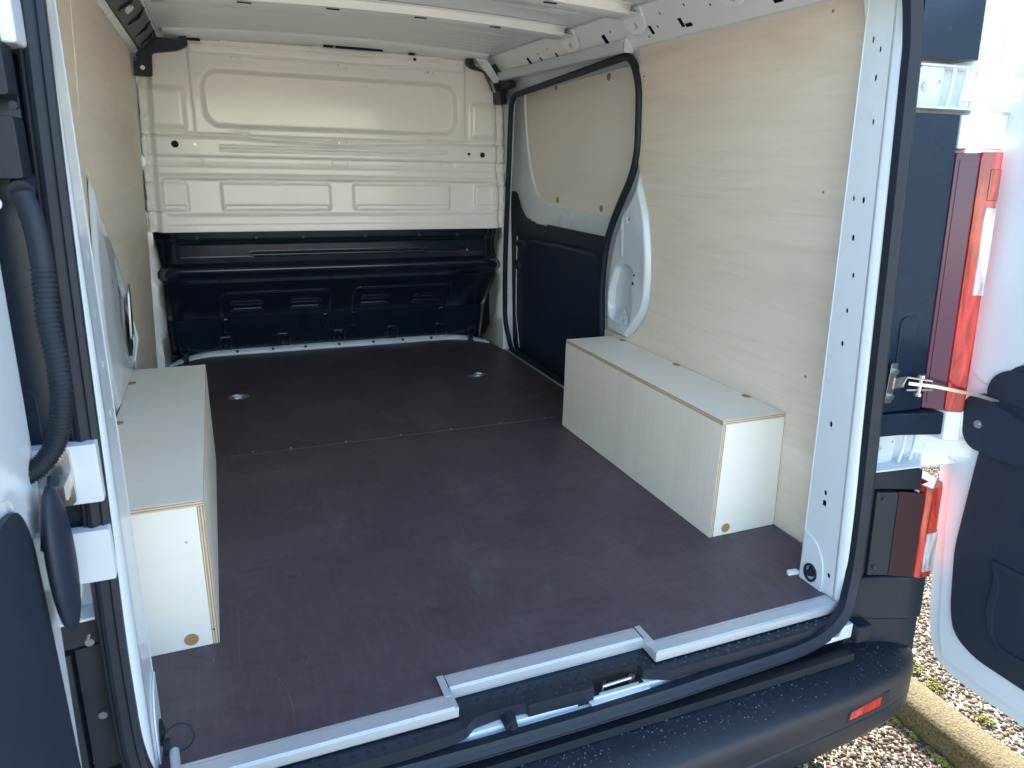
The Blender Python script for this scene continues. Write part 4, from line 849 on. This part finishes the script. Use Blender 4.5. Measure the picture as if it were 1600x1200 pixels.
# ================================================================== plywood boxes over the wheel arches
def wheel_box(s, y0, y1, h, label, name='plywood_box'):
    t = thing(name, label, 'plywood box', (s * .72, (y0 + y1) / 2, 0), 'plywood wheel arch boxes')
    xi, T = .61, .012; xo = lambda z: .828 - .05 * z
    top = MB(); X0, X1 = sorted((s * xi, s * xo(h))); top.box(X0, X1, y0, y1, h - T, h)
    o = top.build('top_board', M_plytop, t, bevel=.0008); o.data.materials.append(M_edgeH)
    for p in o.data.polygons:
        if abs(p.normal.z) < .5: p.material_index = 1
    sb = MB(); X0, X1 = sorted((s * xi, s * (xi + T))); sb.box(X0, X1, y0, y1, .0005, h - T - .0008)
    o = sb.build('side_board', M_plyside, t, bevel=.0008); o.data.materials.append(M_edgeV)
    for p in o.data.polygons:
        if abs(p.normal.x) < .5: p.material_index = 1
    for yy in (y0, y1 - T):
        eb = MB(); zt = h - T - .0008
        P2 = [(xi + T + .0006, .0005), (xo(0), .0005), (xo(zt), zt), (xi + T + .0006, zt)]
        eb.prism(P2, [], lambda x, z, w, yy=yy: (s * x, yy + w, z), .001, T).build('end_board', M_plytop, t, bevel=.0006)
    caps = [.47, .81, 1.15] if s > 0 else [1.155, .815]
    for yc in caps: MB().cyl((s * .806, yc, h), (s * .806, yc, h + .0006), .0145, 24).build('cover_cap', M_cap, t)
    MB().cyl((s * .661, y0 + .001, .021), (s * .661, y0 + .0002, .021), .0135, 24).build('cover_cap', M_cap, t)
    return t
wheel_box(1, .3225, 1.2228, .335, 'pale plywood box along the right wall, three brown caps on its top')
bxl = wheel_box(-1, .3146, 1.2988, .324, 'pale plywood box on the floor against the left wall, partly hidden by the white pillar')
MB().cyl((-.618, .3146, .035), (-.618, .3142, .035), .0022, 8).build('nail_mark', M_dark, bxl)

# ================================================================== ground
def ground_mat():
    m = bpy.data.materials.new('compacted_gravel'); m.use_nodes = True; nt = m.node_tree; b = nt.nodes['Principled BSDF']; b.inputs['Roughness'].default_value = .9
    tc = nt.nodes.new('ShaderNodeTexCoord'); v = nt.nodes.new('ShaderNodeTexVoronoi'); v.inputs['Scale'].default_value = 110; nt.links.new(tc.outputs['Object'], v.inputs['Vector'])
    cr = nt.nodes.new('ShaderNodeValToRGB'); e = cr.color_ramp.elements; e[0].color = (.22, .18, .13, 1); e[1].color = (.62, .52, .38, 1)
    nt.links.new(v.outputs['Color'], cr.inputs[0])
    n = nt.nodes.new('ShaderNodeTexNoise'); n.inputs['Scale'].default_value = .6; n.inputs['Detail'].default_value = 6; nt.links.new(tc.outputs['Object'], n.inputs['Vector'])
    mx = nt.nodes.new('ShaderNodeMix'); mx.data_type = 'RGBA'; mx.inputs['B'].default_value = (.45, .38, .28, 1); nt.links.new(n.outputs['Fac'], mx.inputs['Factor']); nt.links.new(cr.outputs[0], mx.inputs['A'])
    nt.links.new(mx.outputs['Result'], b.inputs['Base Color'])
    bp = nt.nodes.new('ShaderNodeBump'); bp.inputs['Distance'].default_value = .006; bp.inputs['Strength'].default_value = .9; nt.links.new(v.outputs['Distance'], bp.inputs['Height']); nt.links.new(bp.outputs[0], b.inputs['Normal'])
    return m
g = MB(); g.add([(-150, -150, GZ), (150, -150, GZ), (150, 150, GZ), (-150, 150, GZ)], [(0, 1, 2, 3)])
go = g.build('ground', ground_mat(), smooth=0); go['kind'] = 'structure'

def stone_mat():
    m = bpy.data.materials.new('gravel_stones'); m.use_nodes = True; nt = m.node_tree; b = nt.nodes['Principled BSDF']; b.inputs['Roughness'].default_value = .85
    gm = nt.nodes.new('ShaderNodeNewGeometry'); cr = nt.nodes.new('ShaderNodeValToRGB'); el = cr.color_ramp.elements
    el[0].position = 0; el[0].color = (.03, .025, .02, 1); el[1].position = 1; el[1].color = (.34, .27, .19, 1)
    for p, c in ((.2, (.04, .029, .018)), (.45, (.10, .072, .042)), (.7, (.155, .112, .066)), (.82, (.10, .054, .024)), (.9, (.24, .185, .12))):
        x = el.new(p); x.color = (*c, 1)
    nt.links.new(gm.outputs['Random Per Island'], cr.inputs[0]); nt.links.new(cr.outputs[0], b.inputs['Base Color']); return m
t_ = (1 + 5 ** .5) / 2
ico = np.array([(-1, t_, 0), (1, t_, 0), (-1, -t_, 0), (1, -t_, 0), (0, -1, t_), (0, 1, t_), (0, -1, -t_), (0, 1, -t_), (t_, 0, -1), (t_, 0, 1), (-t_, 0, -1), (-t_, 0, 1)]) / math.hypot(1, t_)
icf = np.array([(0, 11, 5), (0, 5, 1), (0, 1, 7), (0, 7, 10), (0, 10, 11), (1, 5, 9), (5, 11, 4), (11, 10, 2), (10, 7, 6), (7, 1, 8), (3, 9, 4), (3, 4, 2), (3, 2, 6), (3, 6, 8), (3, 8, 9), (4, 9, 5), (2, 4, 11), (6, 2, 10), (8, 6, 7), (9, 8, 1)])
def scatter(name, m, xyz, rad, flat=.65):
    n = len(xyz); sc = rad[:, None, None] * rng.uniform(.65, 1.25, (n, 1, 3)); V = ico[None] * sc * rng.uniform(.82, 1.15, (n, 12, 1)); V[:, :, 2] *= flat
    a = rng.uniform(0, 6.28, n); c, s = np.cos(a)[:, None], np.sin(a)[:, None]; X = V[:, :, 0] * c - V[:, :, 1] * s; Y = V[:, :, 0] * s + V[:, :, 1] * c
    V = np.stack([X, Y, V[:, :, 2]], -1) + xyz[:, None, :]; F = (icf[None] + (np.arange(n) * 12)[:, None, None]).reshape(-1, 3)
    me = bpy.data.meshes.new(name); me.vertices.add(n * 12); me.vertices.foreach_set('co', V.reshape(-1).astype(np.float32))
    me.loops.add(F.size); me.loops.foreach_set('vertex_index', F.reshape(-1).astype(np.int32)); me.polygons.add(len(F)); me.polygons.foreach_set('loop_start', np.arange(0, F.size, 3, dtype=np.int32)); me.polygons.foreach_set('loop_total', np.full(len(F), 3, dtype=np.int32))
    me.update(); me.validate(); me.materials.append(m); o = bpy.data.objects.new(name, me); scene.collection.objects.link(o); return o
def grid_pts(x0, x1, y0, y1, d):
    X, Y = np.meshgrid(np.arange(x0, x1, d), np.arange(y0, y1, d)); X = X.ravel() + rng.uniform(-d * .5, d * .5, X.size); Y = Y.ravel() + rng.uniform(-d * .5, d * .5, Y.size); return X, Y
KX0, KX1 = 1.135, 1.262
X, Y = grid_pts(.55, 3.0, -.75, 1.6, .0105)
k = ~((X > KX0 - .004) & (X < KX1 + .004)); X, Y = X[k], Y[k]
Z = np.where(X > KX1, GZ + .045, GZ + .003) + rng.uniform(-.002, .004, X.size)
gr = scatter('gravel', stone_mat(), np.stack([X, Y, Z], -1), rng.uniform(.0045, .0085, X.size))
gr['label'] = 'loose pale brown gravel lying on both sides of the kerb'; gr['category'] = 'gravel'; gr['kind'] = 'stuff'
bd = MB(); bd.box(KX1 - .01, 150, -150, 150, GZ - .02, GZ + .044); bo = bd.build('raised_bed', go.data.materials[0], smooth=0); bo['kind'] = 'structure'
# kerb of concrete stones laid end to end
kerb_m = bpy.data.materials.new('worn_concrete'); kerb_m.use_nodes = True; nt = kerb_m.node_tree; b = nt.nodes['Principled BSDF']; b.inputs['Roughness'].default_value = .9
tc = nt.nodes.new('ShaderNodeTexCoord'); n1 = nt.nodes.new('ShaderNodeTexNoise'); n1.inputs['Scale'].default_value = 160; n1.inputs['Detail'].default_value = 3; n2 = nt.nodes.new('ShaderNodeTexNoise'); n2.inputs['Scale'].default_value = 7; n2.inputs['Detail'].default_value = 6
for n in (n1, n2): nt.links.new(tc.outputs['Object'], n.inputs['Vector'])
cr = nt.nodes.new('ShaderNodeValToRGB'); cr.color_ramp.elements[0].color = (.042, .031, .012, 1); cr.color_ramp.elements[1].color = (.115, .088, .036, 1); cr.color_ramp.elements[0].position = .35; cr.color_ramp.elements[1].position = .62
nt.links.new(n1.outputs['Fac'], cr.inputs[0]); mx = nt.nodes.new('ShaderNodeMix'); mx.data_type = 'RGBA'; mx.inputs['B'].default_value = (.075, .062, .018, 1)
mr = nt.nodes.new('ShaderNodeMapRange'); mr.inputs['From Min'].default_value = .45; mr.inputs['From Max'].default_value = .7; mr.inputs['To Max'].default_value = .6; nt.links.new(n2.outputs['Fac'], mr.inputs['Value']); nt.links.new(mr.outputs[0], mx.inputs['Factor']); nt.links.new(cr.outputs[0], mx.inputs['A']); nt.links.new(mx.outputs['Result'], b.inputs['Base Color'])
bp = nt.nodes.new('ShaderNodeBump'); bp.inputs['Distance'].default_value = .004; bp.inputs['Strength'].default_value = .8; nt.links.new(n1.outputs['Fac'], bp.inputs['Height']); nt.links.new(bp.outputs[0], b.inputs['Normal'])
kerb = bpy.data.objects.new('kerb', None); scene.collection.objects.link(kerb); kerb['kind'] = 'structure'; kerb.location = (1.2, 0, GZ)
kp = [(KX0, GZ - .05), (KX0, GZ + .066), (KX0 + .003, GZ + .074), (KX0 + .016, GZ + .083), (KX0 + .05, GZ + .088), (KX1 - .03, GZ + .083), (KX1 - .008, GZ + .068), (KX1, GZ + .05), (KX1, GZ - .05)]
for i in range(-4, 8):
    y0 = -.36 + i * 1.0; mb = MB(); mb.rings([[(x + .0015 * math.sin(yy * 21), yy, z) for x, z in kp] for yy in np.linspace(y0 + .003, y0 + .997, 12)]); mb.build('kerb_stone', kerb_m, kerb, smooth=50)
# moss and weeds
M_moss = bpy.data.materials.new('moss'); M_moss.use_nodes = True; nt = M_moss.node_tree; b = nt.nodes['Principled BSDF']; b.inputs['Roughness'].default_value = .9
gm = nt.nodes.new('ShaderNodeNewGeometry'); cr = nt.nodes.new('ShaderNodeValToRGB'); cr.color_ramp.elements[0].color = (.05, .07, .015, 1); cr.color_ramp.elements[1].color = (.20, .17, .02, 1); nt.links.new(gm.outputs['Random Per Island'], cr.inputs[0]); nt.links.new(cr.outputs[0], b.inputs['Base Color'])
def clump(cx, cy, cz, rx, ry, n):
    r = np.sqrt(rng.uniform(0, 1, n)) * np.exp(rng.normal(0, .25, n)); a = rng.uniform(0, 6.28, n)
    return np.stack([cx + rx * r * np.cos(a), cy + ry * r * np.sin(a), cz + .010 * np.exp(-r * 1.5) + rng.uniform(0, .004, n)], -1)
cs = [clump(1.118, -.005, GZ + .006, .006, .012, 90), clump(1.112, -.09, GZ + .006, .010, .028, 320), clump(1.12, .06, GZ + .006, .008, .02, 100)]
for k in range(24): cs.append(clump(1.285 + abs(random.gauss(0, .05)), random.uniform(-.5, .4), GZ + .050, random.uniform(.006, .022), random.uniform(.01, .04), random.randint(40, 150)))
A = np.concatenate(cs); ms = scatter('moss', M_moss, A, rng.uniform(.0015, .0035, len(A)), 1.0); ms['kind'] = 'stuff'; ms['label'] = 'yellow green moss along both edges of the kerb'; ms['category'] = 'moss'
